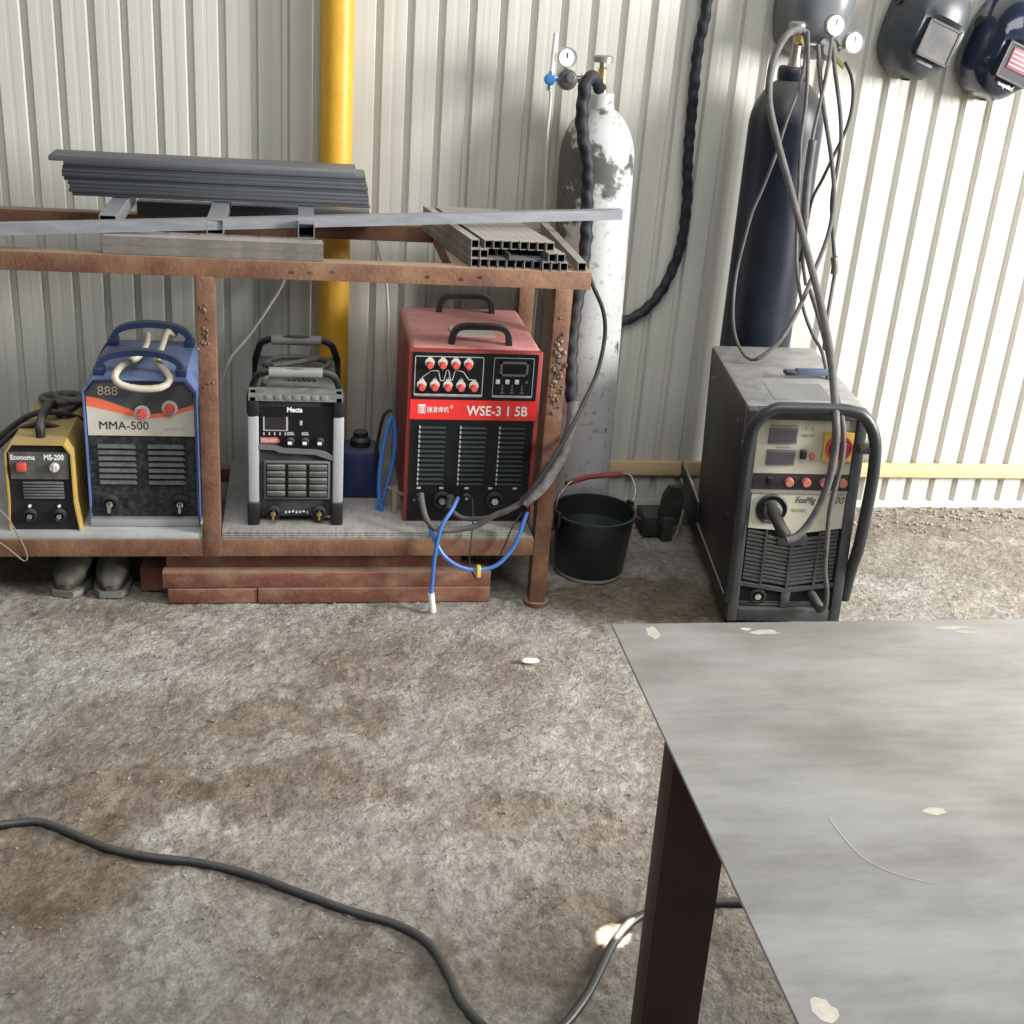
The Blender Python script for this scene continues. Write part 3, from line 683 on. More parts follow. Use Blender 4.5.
# ------------------------------------------------------------------ canister, stick and hoses between the machines
bluecan = mat('dark_blue_plastic', (.012, .02, .085), .4, 0, None, (DUST, .3, .02))
cn = thing('canister', (.180, 3.50, ZS), 'dark blue plastic canister standing between the grey and red machines', 'canister')
MB().box(-.055, .055, -.05, .07, 0, .15, .014).obj('body', bluecan, cn)
MB().lathe([(.030, 0), (.030, .02), (.022, .03), (.022, .045), (.001, .046)], 20, (0, .01, .149)).obj('cap', blk, cn)
o = center(MB().box(.268, .282, 3.34, 3.352, ZS, ZS+.085).obj('wood_offcut', mat('pale_wood', (.30, .25, .19), .8)));
tag(o, 'small pale wooden offcut standing by the left side of the red machine', 'wood')
o = center(MB().hose([(0.2555, 3.36, 0.3057), (0.2946, 3.33, 0.2964), (0.3283, 3.28, 0.2989)], .005, 6).obj('welding_stick', mat('brown_stick', (.26, .17, .13), .7))); tag(o, 'thin brown stick leaning between the blue hose and red machine', 'stick')

def hose(name, path, r, m, lab, cat='hose', **k):
    o = center(MB().hose(path, r, 10, .015).obj(name, m)); return tag(o, lab, cat, **k)
hose('blue_hose', [(0.253, 3.36, 0.1966), (0.237, 3.36, 0.2385), (0.2295, 3.36, 0.296), (0.2326, 3.36, 0.3904), (0.247, 3.36, 0.483), (0.26, 3.36, 0.5257), (0.2706, 3.365, 0.4754), (0.2705, 3.37, 0.4025), (0.2557, 3.37, 0.3175), (0.2372, 3.37, 0.2503), (0.206, 3.37, 0.2082), (0.1682, 3.37, 0.1886)], .0068, blue_hose, 'bright blue hose hung in a narrow loop left of the red machine')
hose('dark_cable', [(0.2663, 3.45, 0.5128), (0.2434, 3.45, 0.4969), (0.2281, 3.45, 0.4186), (0.2214, 3.45, 0.3391), (0.2213, 3.46, 0.2541), (0.2419, 3.47, 0.184)], .005, rubber, 'thin black cable hung behind the blue hose loop', 'cable')
wcord = mat('white_cord_rubber', (.52, .51, .46), .6)
hose('white_cord', [(0.2245, 3.9, 0.9941), (0.2359, 3.9, 0.9173), (0.2642, 3.9, 0.8079), (0.2772, 3.9, 0.6953), (0.2809, 3.9, 0.5797), (0.293, 3.86, 0.4233), (0.2922, 3.84, 0.3093)], .0045, wcord, 'white cord hanging down the wall right of the yellow pipe', 'cord')
hose('white_cord', [(-0.041, 3.9, 0.8377), (-0.0531, 3.88, 0.7759), (-0.093, 3.87, 0.7073), (-0.1547, 3.85, 0.6147), (-0.2146, 3.8, 0.547), (-0.2393, 3.78, 0.4717)], .0045, wcord, 'white cord slanting down left of the yellow pipe', 'cord')
# blue hoses from red machine
bt = thing('blue_hose', (0, 0, 0), 'blue hose with a white tip hanging over the shelf edge', 'hose')
MB().hose([(0.4474, 3.24, 0.3229), (0.4254, 3.19, 0.3072), (0.3937, 3.165, 0.2626), (0.3801, 3.16, 0.1805), (0.3756, 3.158, 0.0861), (0.3739, 3.155, 0.0553)], .0058, 10, .012).obj('tube', blue_hose, bt)
MB().hose([(0.3738, 3.157, 0.0608), (0.3779, 3.155, 0.0293), (0.3818, 3.152, 0.0015)], .0095, 12, .008).obj('tip', mat('white_plastic', (.78, .77, .72), .4), bt)
bu = thing('blue_hose', (0, 0, 0), 'blue hose hanging in a deep U with a yellow tag below the red machine', 'hose')
MB().hose([(0.3586, 3.19, 0.276), (0.3759, 3.17, 0.2292), (0.4059, 3.16, 0.1773), (0.4523, 3.15, 0.1472), (0.5048, 3.15, 0.1374), (0.5589, 3.15, 0.1531), (0.6008, 3.16, 0.199), (0.621, 3.165, 0.2503), (0.6395, 3.18, 0.3062)], .0060, 10, .012).obj('tube', blue_hose, bu)
p = Vector((0.5062, 3.15, 0.1374))
plab(MB().box(p.x-.006, p.x+.006, p.y-.010, p.y+.010, p.z-.020, p.z+.013, .002).obj('tag', mat('yellow_tape', (.62, .52, .10), .6), bu), 'yellow tape tag')
hose('thin_cable', [(0.4893, 3.25, 0.3189), (0.4908, 3.22, 0.2787), (0.483, 3.17, 0.2071), (0.4784, 3.16, 0.1644), (0.4952, 3.155, 0.1157), (0.5134, 3.155, 0.1027)], .0022, rubber, 'thin black wire hanging from a middle terminal of the red machine', 'wire')
hose('thin_cable', [(0.625, 3.18, 0.3062), (0.5969, 3.165, 0.2629), (0.5795, 3.16, 0.2117), (0.5665, 3.155, 0.1793)], .0022, rubber, 'thin black wire hanging between the grey sleeve and the blue U hose', 'wire')
# heavy cables
tc = thing('torch_cable', (0, 0, 0), 'thick wrapped cable running from the white cylinder top down to the red machine', 'cable')
MB().twist([(0.858, 3.71, 1.4225), (0.8262, 3.66, 1.4523), (0.8019, 3.64, 1.447), (0.7933, 3.63, 1.3932), (0.7961, 3.62, 1.312), (0.8209, 3.61, 1.2168), (0.8254, 3.6, 1.1188), (0.829, 3.58, 1.0063), (0.8099, 3.52, 0.8859), (0.7833, 3.44, 0.7715), (0.7747, 3.38, 0.6687), (0.7751, 3.33, 0.588)], .0185, 14, .006, .05, .10).obj('black_wrap', black_wrap, tc)
plab(MB().twist([(0.781, 3.335, 0.5986), (0.7692, 3.29, 0.5318), (0.7395, 3.22, 0.4812), (0.6974, 3.17, 0.4246), (0.6555, 3.155, 0.3787), (0.6238, 3.155, 0.3448)], lambda: 0, 1) if False else MB().twist([(0.781, 3.335, 0.5986), (0.7692, 3.29, 0.5318), (0.7395, 3.22, 0.4812), (0.6974, 3.17, 0.4246), (0.6555, 3.155, 0.3787), (0.6238, 3.155, 0.3448)], .0165, 14, .006, .11, .09).obj('canvas_sleeve', canvas, tc), 'dirty grey canvas sleeve')
MB().hose([(0.6343, 3.155, 0.3572), (0.5851, 3.155, 0.3262), (0.5444, 3.16, 0.3054), (0.4985, 3.165, 0.272), (0.4543, 3.17, 0.2573), (0.3918, 3.17, 0.2541), (0.3584, 3.185, 0.2721), (0.3461, 3.22, 0.3), (0.3428, 3.26, 0.3262)], .0085, 10, .012).obj('cable_end', grey_rub, tc)
MB().hose([(0.4171, 3.19, 0.301), (0.4241, 3.23, 0.3053), (0.4282, 3.27, 0.31)], .0135, 12, .01).obj('plug', blk, tc)
hose('power_cable', [(0.7924, 3.36, 0.9603), (0.8093, 3.34, 0.9205), (0.839, 3.33, 0.8613), (0.8496, 3.32, 0.7921), (0.8322, 3.29, 0.698), (0.7934, 3.25, 0.6214), (0.7467, 3.2, 0.5489), (0.6953, 3.165, 0.4718), (0.6489, 3.145, 0.4041), (0.6146, 3.14, 0.3574)], .0062, rubber, 'thin dark cable bowing over the white cylinder down to the red machine', 'cable')
hose('earth_cable', [(0.5816, 3.165, 0.3157), (0.5338, 3.18, 0.2903), (0.4841, 3.19, 0.2795), (0.4508, 3.2, 0.2812), (0.4289, 3.215, 0.2932)], .0068, grey_rub, 'grey cable looping across the front of the shelf below the red machine', 'cable')
hose('wall_wire', [(-0.8041, 3.15, 0.3482), (-0.7656, 3.15, 0.3054), (-0.7378, 3.15, 0.2473), (-0.7197, 3.15, 0.1883), (-0.7288, 3.15, 0.1704), (-0.7617, 3.15, 0.2032), (-0.813, 3.15, 0.2502)], .0022, mat('brown_grey_wire', (.20, .165, .14), .6), 'thin brown-grey wire loop hanging over the bottom rail at far left', 'wire')
hose('black_cable', [(-0.8916, 3.35, 0.3756), (-0.8119, 3.37, 0.4424), (-0.758, 3.38, 0.4863), (-0.7036, 3.38, 0.5134), (-0.6551, 3.4, 0.5044), (-0.6172, 3.45, 0.4728), (-0.5888, 3.5, 0.4374)], .0085, rubber, 'black cable crossing the yellow machine, the upper of two', 'cable')
hose('black_cable', [(-0.8819, 3.3, 0.3574), (-0.8043, 3.33, 0.4341), (-0.7564, 3.34, 0.4746), (-0.6979, 3.34, 0.4929), (-0.6505, 3.36, 0.4748), (-0.6195, 3.42, 0.4476), (-0.5903, 3.5, 0.4129)], .0075, rubber, 'black cable crossing the yellow machine, the lower of two', 'cable')
hose('black_cable', [(-0.6647, 3.42, 0.4914), (-0.632, 3.5, 0.4911), (-0.6172, 3.64, 0.4933), (-0.5875, 3.66, 0.5646), (-0.5557, 3.66, 0.6264), (-0.526, 3.66, 0.6544)], .0085, rubber, 'black cable rising behind the left side of the blue machine', 'cable')
hose('black_cable', [(-0.663, 3.53, 0.499), (-0.667, 3.5506, 0.4996), (-0.684, 3.5633, 0.5002), (-0.706, 3.5633, 0.5008), (-0.723, 3.5506, 0.5014), (-0.727, 3.53, 0.502), (-0.715, 3.5094, 0.5026), (-0.69, 3.4967, 0.5032), (-0.66, 3.4967, 0.5038), (-0.635, 3.5094, 0.5044), (-0.623, 3.53, 0.505), (-0.627, 3.5506, 0.5056), (-0.644, 3.5633, 0.5062), (-0.666, 3.5633, 0.5068), (-0.683, 3.5506, 0.5074), (-0.687, 3.53, 0.508), (-0.675, 3.5094, 0.5086), (-0.65, 3.4967, 0.5092), (-0.62, 3.4967, 0.5098), (-0.595, 3.5094, 0.5104), (-0.583, 3.53, 0.511), (-0.587, 3.5506, 0.5116)], .0105, grey_rub, 'flat black cable coil on the rear of the yellow machine', 'cable')

# ------------------------------------------------------------------ white cylinder
def tank_mat():
    m = bpy.data.materials.new('worn_white_paint'); m.use_nodes = True
    nt = m.node_tree; N = nt.nodes; L = nt.links; b = N['Principled BSDF']; b.inputs['Roughness'].default_value = .5
    tc_ = N.new('ShaderNodeTexCoord'); sp_ = N.new('ShaderNodeSeparateXYZ'); L.new(tc_.outputs['Object'], sp_.inputs[0])
    nz = N.new('ShaderNodeTexNoise'); nz.inputs['Scale'].default_value = 9; nz.inputs['Detail'].default_value = 9; nz.inputs['Roughness'].default_value = .68; L.new(tc_.outputs['Object'], nz.inputs['Vector'])
    # band of worn dark primer round the shoulder: bump function of height
    mr = N.new('ShaderNodeMapRange'); mr.inputs['From Min'].default_value = .95; mr.inputs['From Max'].default_value = 1.19; mr.inputs['To Min'].default_value = -.08; mr.inputs['To Max'].default_value = .10; L.new(sp_.outputs['Z'], mr.inputs['Value'])
    m2 = N.new('ShaderNodeMapRange'); m2.inputs['From Min'].default_value = 1.24; m2.inputs['From Max'].default_value = 1.30; m2.inputs['To Max'].default_value = .16; L.new(sp_.outputs['Z'], m2.inputs['Value'])
    m3 = N.new('ShaderNodeMapRange'); m3.inputs['From Min'].default_value = -.02; m3.inputs['From Max'].default_value = -.10; m3.inputs['To Max'].default_value = .12; L.new(sp_.outputs['X'], m3.inputs['Value'])
    m4 = N.new('ShaderNodeMapRange'); m4.inputs['From Min'].default_value = .75; m4.inputs['From Max'].default_value = 1.0; m4.inputs['To Max'].default_value = 1; L.new(sp_.outputs['Z'], m4.inputs['Value'])
    def op(o_, a, c):
        x = N.new('ShaderNodeMath'); x.operation = o_; L.new(a, x.inputs[0]); L.new(c, x.inputs[1]); return x.outputs[0]
    f = op('ADD', nz.outputs['Fac'], mr.outputs[0]); f = op('SUBTRACT', f, m2.outputs[0]); f = op('ADD', f, op('MULTIPLY', m3.outputs[0], m4.outputs[0]))
    rp = N.new('ShaderNodeValToRGB'); rp.color_ramp.elements[0].position = .53; rp.color_ramp.elements[1].position = .585
    rp.color_ramp.elements[0].color = (.47, .475, .47, 1); rp.color_ramp.elements[1].color = (.085, .085, .078, 1); L.new(f, rp.inputs['Fac'])
    n2 = N.new('ShaderNodeTexNoise'); n2.inputs['Scale'].default_value = 50; n2.inputs['Detail'].default_value = 5; L.new(tc_.outputs['Object'], n2.inputs['Vector'])
    r2 = N.new('ShaderNodeValToRGB'); r2.color_ramp.elements[0].position = .3; r2.color_ramp.elements[1].position = .42; r2.color_ramp.elements[0].color = (.6, .58, .56, 1); r2.color_ramp.elements[1].color = (1, 1, 1, 1); L.new(n2.outputs['Fac'], r2.inputs['Fac'])
    mx = N.new('ShaderNodeMixRGB'); mx.blend_type = 'MULTIPLY'; mx.inputs['Fac'].default_value = 1; L.new(rp.outputs['Color'], mx.inputs['Color1']); L.new(r2.outputs['Color'], mx.inputs['Color2']); L.new(mx.outputs['Color'], b.inputs['Base Color'])
    return m
wt = thing('gas_cylinder', (.926, 3.802, 0), 'tall worn white gas cylinder standing behind the right end of the rack', 'gas cylinder', ry=-.030)
prof = [(.080, 0), (.105, .006), (.115, .03)] + [(.115, .03+(1.20-.03)*i/30) for i in range(1, 31)] + [(.115*math.cos(a)+.0, 1.20+.17*math.sin(a)) for a in [PI/2*i/12 for i in range(1, 10)]]
prof += [(.042, 1.365), (.040, 1.372), (.040, 1.40), (.034, 1.405), (.001, 1.405)]
MB().lathe(prof, 48).obj('body', tank_mat(), wt)
v = MB(); v.lathe([(.020, 1.40), (.017, 1.42), (.014, 1.425), (.014, 1.47), (.010, 1.475), (.001, 1.476)], 20); v.cyl((-.055, -.005, 1.44), (0, 0, 1.44), .011, n=16); v.obj('valve', brass, wt)
o = MB().lathe([(.010, 1.472), (.010, 1.488), (.030, 1.489), (.031, 1.505), (.026, 1.508), (.001, 1.508)], 12).obj('valve_wheel', mat('dull_wheel', (.30, .29, .27), .4, .5), wt)
MB().lathe([(.020, 0), (.020, .024), (.001, .024)], 6, (-.062, -.005, 1.44), ax='x').obj('coupling_nut', chrome, wt)
rg = MB(); rg.cyl((-.10, -.005, 1.44), (-.06, -.005, 1.44), .010, n=14); rg.lathe([(.028, -.03), (.030, -.02), (.030, .012), (.018, .022), (.001, .022)], 24, (-.108, -.005, 1.438), ax='y'); rg.obj('regulator', mat('dark_chrome', (.20, .20, .20), .3, .8), wt)
dial = mat('white_dial', (.85, .85, .84), .3)
g_ = MB().lathe([(.026, -.018), (.0285, -.012), (.0285, .010), (.026, .013), (.0245, .009), (.001, .009)], 28, (-.112, -.012, 1.500), ax='y').obj('gauge', chrome, wt)
MB().lathe([(.0250, .0092), (.001, .0096)], 28, (-.112, -.012, 1.500), ax='y').obj('dial', dial, g_)
o = MB(); o.box(-.1135, -.1105, -.0235, -.0225, 1.498, 1.514); o.obj('needle', dark_p, g_)
MB().lathe([(.014, 0), (.014, .006), (.010, .010), (.001, .010)], 18, (-.100, -.028, 1.445), ax='y').obj('outlet_cap', chrome, wt)
MB().cyl((-.112, -.005, 1.46), (-.112, -.005, 1.48), .006, n=10).obj('gauge_stem', brass, wt)
fm = MB(); fm.cyl((-.165, -.008, 1.44), (-.13, -.006, 1.44), .008, n=12); fm.cyl((-.160, -.010, 1.405), (-.156, -.010, 1.46), .008, n=12); fm.obj('flow_meter_body', chrome, wt)
plab(MB().lathe([(.016, -.008), (.016, .010), (.012, .014), (.001, .014)], 18, (-.162, -.022, 1.438), ax='y').obj('blue_knob', mat('bright_blue_plastic', (.05, .22, .60), .35), wt), 'bright blue round knob')
MB().cyl((-.155, -.010, 1.458), (-.148, -.010, 1.565), .0075, n=14).obj('flow_tube', mat('clear_tube', (.75, .78, .78), .15), wt)
hose('thin_hose', [(0.7276, 3.79, 1.419), (0.7297, 3.79, 1.3598), (0.729, 3.79, 1.2593), (0.7396, 3.8, 1.0805), (0.7423, 3.82, 0.9384), (0.7424, 3.83, 0.7608), (0.7417, 3.84, 0.4564), (0.7417, 3.84, 0.2807)], .0045, mat('clear_hose', (.50, .50, .44), .4), 'thin clear hose hanging from the white cylinder regulator behind the rack')

# ------------------------------------------------------------------ hanging cable on wall
o = center(MB().twist([(1.2076, 3.93, 1.8437), (1.2105, 3.93, 1.734), (1.2166, 3.93, 1.6445), (1.2061, 3.93, 1.5349), (1.2106, 3.93, 1.3579), (1.2177, 3.93, 1.2056), (1.2309, 3.93, 1.0805), (1.231, 3.93, 0.9515), (1.2122, 3.93, 0.8586), (1.1782, 3.93, 0.7737), (1.1241, 3.93, 0.7076), (1.0524, 3.93, 0.6712), (0.9834, 3.93, 0.676)], .0165, 14, .006, .05, .10).obj('wrapped_cable', black_wrap))
tag(o, 'thick black wrapped cable hanging down the wall between the two cylinders', 'cable')

# ------------------------------------------------------------------ bucket
bk_m = mat('black_bucket_plastic', (.014, .016, .018), .35, 0, None, (DUST, .1, .01))
bk = thing('bucket', (.903, 3.432, 0), 'black plastic bucket of water with a red grip on the floor right of the rack', 'bucket')
Hb = .205
MB().lathe([(.104, 0), (.107, .004), (.125, Hb-.012), (.131, Hb-.010), (.132, Hb), (.124, Hb), (.122, Hb-.012), (.104, .010), (.001, .009)], 48, close=False).obj('tub', bk_m, bk)
MB().lathe([(.117, .140), (.001, .1402)], 40, close=False).obj('water', mat('dark_water', (.02, .035, .035), .04, 0), bk)
dirt = MB().lathe([(.1055, -.002), (.109, .006), (.1085, .010), (.106, .010)], 40, close=False).obj('dirt_rim', mat('dry_mud', (.27, .26, .23), .95), bk)
for s_ in (-1, 1):
    MB().box(s_*.133-.006, s_*.133+.006, -.014, .014, Hb-.04, Hb+.012, .003, M=Matrix.Rotation(.35, 4, 'Z')).obj('bail_lug', bk_m, bk)
ang = .35; c_, s_ = math.cos(ang), math.sin(ang)
E1 = Vector((.137*c_, .137*s_, Hb)); E0 = -E1; E0.z = Hb
G0 = Vector((0.9138, 3.6, 0.2457))-Vector((.903, 3.432, 0)); G1 = Vector((1.0252, 3.6, 0.2572))-Vector((.903, 3.432, 0))
wm = MB().hose([tuple(E1), (0.152, 0.088, 0.228), (0.1471, 0.148, 0.2586), tuple(G1)], .0022, 6).hose([tuple(G0), (-0.0477, 0.138, 0.2437), (-0.0988, 0.068, 0.2279), (-0.1165, 0.028, 0.1974)], .0022, 6)
wm.obj('bail', chrome, bk)
plab(MB().hose([(-0.0662, 0.138, 0.2332), tuple(G0), tuple((G0+G1)/2), tuple(G1)], .0088, 10).obj('grip', mat('red_grip', (.33, .06, .045), .6, 0, ((.2, .05, .04), 30, .4, .6), None, (120, .6, .003)), bk), 'worn red grip')

# ------------------------------------------------------------------ small grinder stand by wall
gs = thing('clamp_stand', (1.185, 3.66, 0), 'small dark steel clamp stand on the floor by the wall behind the bucket', 'stand')
dk = mat('sooty_steel', (.022, .022, .022), .7, .2, ((.05, .047, .04), 20, .4, .7), (DUST, .25, .02))
MB().box(-.045, .045, .01, .12, 0, .075, .008).obj('base', dk, gs)
MB().prism([(.0, .05), (.075, .05), (.080, .15), (.066, .185), (.030, .187), (.012, .15)], .0, .028).obj('upright_plate', dk, gs)
MB().box(.012, .050, -.02, .01, 0, .080, .004).obj('foot', dk, gs)
MB().hose([(-.045, .05, .05), (-.075, .05, .062), (-.09, .07, .04)], .005, 8).obj('cord_stub', mat('dull_red_cord', (.22, .05, .04), .7), gs)
hose('white_cord', [(1.313, 3.86, 0.1399), (1.3264, 3.85, 0.0988), (1.3362, 3.84, 0.0574), (1.3074, 3.78, 0.034), (1.2682, 3.7, -0.0055)], .003, wcord, 'short white cord dropping beside the left of the black machine cart', 'cord')

# ------------------------------------------------------------------ black MIG machine on cart
TH = math.radians(8)
mg = thing('welding_machine', (1.211, 3.0, 0), 'large black welding machine on a cart marked FoxMig below the dark cylinder', 'welding machine', rz=-TH, ry=math.radians(-2.5))
w, d, zb_, zt_ = .325, .60, .055, .695
bsh = mat('scuffed_black_sheet', (.018, .016, .017), .5, .1, ((.05, .046, .044), 5, .45, .75), ((.36, .35, .34), .98, .01), (30, .15, .002), spec=.4)
MB().box(.0, w, .012, d, zb_+.03, zt_, .012).obj('body', bsh, mg)
frm = mat('slate_front_frame', (.030, .034, .038), .5, .1, ((.055, .06, .065), 20, .4, .7), (DUST, .4, .05))
o = MB(); o.box(0, .030, -.020, .03, zb_, zt_-.004, .005); o.box(w-.030, w, -.020, .03, zb_, zt_-.004, .005)
o.box(.03, w-.03, -.018, .03, zb_, zb_+.040, .005); o.box(.028, w-.028, -.018, .03, zt_-.030, zt_-.004, .004); o.obj('front_frame', frm, mg)
cpan = mat('cream_panel', (.52, .50, .40), .5, 0, ((.44, .41, .31), 12, .4, .7))
MB().prism([(.032, .508), (w-.030, .508), (w-.030, .662), (.032, .662)], -.010, .005).obj('upper_panel', cpan, mg)
MB().prism([(.032, .462), (w-.030, .462), (w-.030, .507), (.032, .507)], -.012, .005).obj('knob_strip', mat('dark_strip', (.040, .032, .034), .4), mg)
MB().prism([(.030, .452), (w-.028, .452), (w-.028, .461), (.030, .461)], -.016, .005).obj('divider_bar', mat('grey_bar', (.30, .30, .29), .4, .2), mg)
MB().prism([(.034, .345), (.130, .338), (.165, .325), (.20, .333), (w-.030, .348), (w-.030, .451), (.034, .451)], -.011, .005).obj('lower_panel', cpan, mg)
dfr = mat('display_bezel', (.14, .13, .13), .4); dgl = mat('violet_grey_glass', (.085, .078, .095), .25)
for (x0, x1, z0, z1) in ((.062, .140, .596, .640), (.062, .140, .534, .578)):
    MB().box(x0, x1, -.016, -.006, z0, z1, .002).obj('display_frame', dfr, mg); MB().box(x0+.006, x1-.006, -.0175, -.01, z0+.006, z1-.006).obj('display', dgl, mg)
o = MB(); o.box(.063, .139, -.011, -.0095, .643, .648); o.box(.085, .125, -.011, -.0095, .582, .586)
for x in (.160, .178): o.box(x, x+.002, -.011, -.0095, .633, .645)
o.box(.155, .166, -.014, -.0095, .618, .623); o.box(.172, .186, -.014, -.0095, .618, .623); o.obj('panel_print', mat('olive_print', (.25, .24, .18), .5), mg)
MB().box(.152, .168, -.026, -.01, .556, .580, .002).obj('toggle_switch', blk, mg)
o = MB(); knob(o, .186, -.010, .562, .008, .014); o.obj('push_button', mat('dull_red_button', (.45, .15, .12), .4), mg)
sw = MB().box(.212, .292, -.020, -.009, .548, .632, .003).obj('isolator_plate', mat('yellow_plate', (.68, .42, .09), .5), mg)
o = MB(); o.lathe([(.036, 0), (.036, .008), (.030, .013), (.030, .006), (.001, .006)], 30, (.253, -.020, .590), ax='y', close=False); o.obj('ring', mat('red_ring', (.62, .10, .06), .4), sw)
o = MB(); knob(o, .253, -.025, .590, .028, .014); o.box(.247, .259, -.052, -.036, .566, .614, .003); o.obj('rotary_knob', mat('crimson_knob', (.33, .02, .04), .35), sw)
for x in (.131, .178, .227, .278):
    o = MB(); knob(o, x, -.012, .486, .0125, .016); o.obj('knob', mat('pink_red_knob', (.50, .16, .14), .45), mg)
MB().box(.070, .084, -.026, -.010, .478, .500, .002).obj('toggle_switch', blk, mg)
text('FoxMig', .028, (.156, -.0118, .422), dark_p, mg, shear=.35, width=.66)
text('500', .030, (.252, -.0118, .422), dark_p, mg, shear=.35, width=.80)
text('MIG/MAG', .014, (.150, -.0118, .395), mat('faint_print', (.36, .33, .22), .5), mg, width=.7)
hubm = MB().lathe([(.042, 0), (.044, .008), (.040, .012), (.034, .004), (.001, .004)], 32, (.092, -.010, .405), ax='y', close=False).obj('torch_socket', blk, mg)
MB().lathe([(.026, 0), (.026, .025), (.020, .032), (.001, .032)], 24, (.092, -.010, .405), ax='y').obj('torch_nut', grey_rub, hubm)
# vent grille chevron
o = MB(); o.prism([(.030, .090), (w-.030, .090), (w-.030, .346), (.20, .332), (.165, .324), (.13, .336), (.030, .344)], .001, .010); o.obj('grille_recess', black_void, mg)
sl = mat('slat_slate', (.035, .040, .042), .5, 0, ((.07, .075, .075), 40, .4, .7), (DUST, .6, .05))
for c0, (xa, xb, sA, top) in enumerate(((.036, .086, -1, 13), (.092, .160, -1, 12), (.166, .236, 1, 12), (.242, .290, 1, 13))):
    o = MB()
    for k in range(top):
        za = .178+.0122*k + (0 if sA < 0 else -.012); zb2 = za + sA*.012*(xb-xa)/.07
        if c0 in (0, 3): za += .006 if c0 == 0 else .012; zb2 += .006 if c0 == 0 else .012
        o.prism([(xa, za), (xb, zb2), (xb, zb2+.007), (xa, za+.007)], -.008, .004)
    o.obj('vent_slats', sl, mg)
o = MB(); o.box(.086, .092, -.010, .004, .17, .345); o.box(.160, .166, -.010, .004, .155, .325); o.box(.236, .242, -.010, .004, .165, .34)
o.prism([(.030, .166), (.160, .145), (.166, .145), (w-.030, .166), (w-.030, .176), (.166, .156), (.160, .156), (.030, .176)], -.012, .004)
o.box(.150, .176, -.012, .004, .09, .15, .002); o.obj('grille_frame', frm, mg)
MB().box(.120, .205, -.012, .004, .290, .325, .006).obj('badge_recess', frm, mg)
socket(mg, .085, .002, .130, .024)
MB().cyl((.062, 0, .100), (.20, 0, .100), .004, n=8).obj('lower_bead', frm, mg)
hp = [(.002, -.005, .12), (.002, -.035, .20), (.000, -.045, .40), (.002, -.048, .590), (.016, -.050, .668), (.056, -.050, .703), (.10, -.050, .708), (.255, -.050, .706), (.305, -.050, .685), (.338, -.050, .625), (.348, -.048, .53), (.346, -.045, .42), (.343, -.035, .30), (.340, -.010, .22), (.338, .01, .12)]
hd = MB().hose(hp, .0165, 14, .02).obj('hoop_handle', mat('black_tube_paint', (.012, .015, .019), .4, 0, None, (DUST, .25, .02)), mg)
o = MB(); o.box(.300, .342, -.058, -.012, .585, .605, .004); o.box(-.012, .02, -.055, -.012, .585, .605, .004); o.obj('handle_bracket', frm, mg)
cart = MB(); cart.box(-.004, w+.004, .0, .93, zb_, zb_+.056, .003); cart.box(-.006, .004, .55, .92, zb_, .185, .002); cart.box(w-.004, w+.006, .55, .92, zb_, .185, .002)
cart.prism([(0, 0), (1, 0), (1, 1)], 0, 0.0001) if False else None
cart.obj('cart_base', bsh, mg)
for x in (.03, w-.03):
    MB().cyl((x-.014, .06, .030), (x+.014, .06, .030), .032, n=20).obj('wheel', rubber, mg)
    MB().cyl((x-.014, .80, .045), (x+.014, .80, .045), .048, n=24).obj('wheel', rubber, mg)
o = MB()
for (y, z) in ((.10, .62), (.10, .34), (.10, .12), (.5, .62), (.5, .12), (.3, .12)): o.cyl((-.002, y, z), (.004, y, z), .004, n=8)
o.obj('panel_screw', chrome, mg)
plab(MB().box(.085, .245, .06, .21, zt_-.0002, zt_+.001).obj('cover_plate', mat('dusty_cover', (.24, .235, .23), .7), mg), 'dusty square cover plate')
bb = thing('marking_bar', (1.455, 3.236, .7155), 'short blue-grey bar lying on top of the black welding machine', 'bar', rz=.0)
MB().box(-.055, .055, -.013, .013, 0, .016, .003).obj('bar', mat('blue_grey_bar', (.06, .09, .14), .4), bb)
MB().box(-.090, -.056, -.016, .012, 0, .012, .003).obj('end_cap', blk, bb)

# ------------------------------------------------------------------ dark cylinder with regulators
navy = mat('dark_navy_paint', (.007, .010, .019), .38, 0, ((.013, .018, .030), 6, .4, .75), (DUST, .5, .0), (40, .05, .001), spec=.35)
bt_ = thing('gas_cylinder', (1.480, 3.775, .115), 'tall dark navy gas cylinder standing behind the black machine', 'gas cylinder', ry=-.012)
prof = [(.080, 0), (.105, .006), (.113, .03)] + [(.113, .03+(1.22-.03)*i/24) for i in range(1, 25)] + [(.113*math.cos(a), 1.22+.15*math.sin(a)) for a in [PI/2*i/12 for i in range(1, 10)]]
prof += [(.046, 1.366), (.046, 1.39), (.040, 1.40), (.001, 1.40)]
MB().lathe(prof, 48).obj('body', navy, bt_)
v = MB(); v.lathe([(.020, 1.40), (.016, 1.42), (.016, 1.50), (.001, 1.505)], 18); v.cyl((0, 0, 1.46), (.06, -.01, 1.46), .012, n=14); v.obj('valve', mat('aged_metal', (.35, .33, .30), .35, .8), bt_)
MB().lathe([(.022, 1.50), (.028, 1.505), (.028, 1.520), (.020, 1.526), (.001, 1.526)], 12, c=(-.005, 0, 0)).obj('valve_wheel', mat('grey_wheel', (.3, .3, .29), .4, .5), bt_)
MB().lathe([(.013, 0), (.017, .01), (.017, .03), (.009, .04), (.001, .04)], 14, (-.005, -.02, 1.475), ax='y').obj('outlet_nut', brass, bt_)
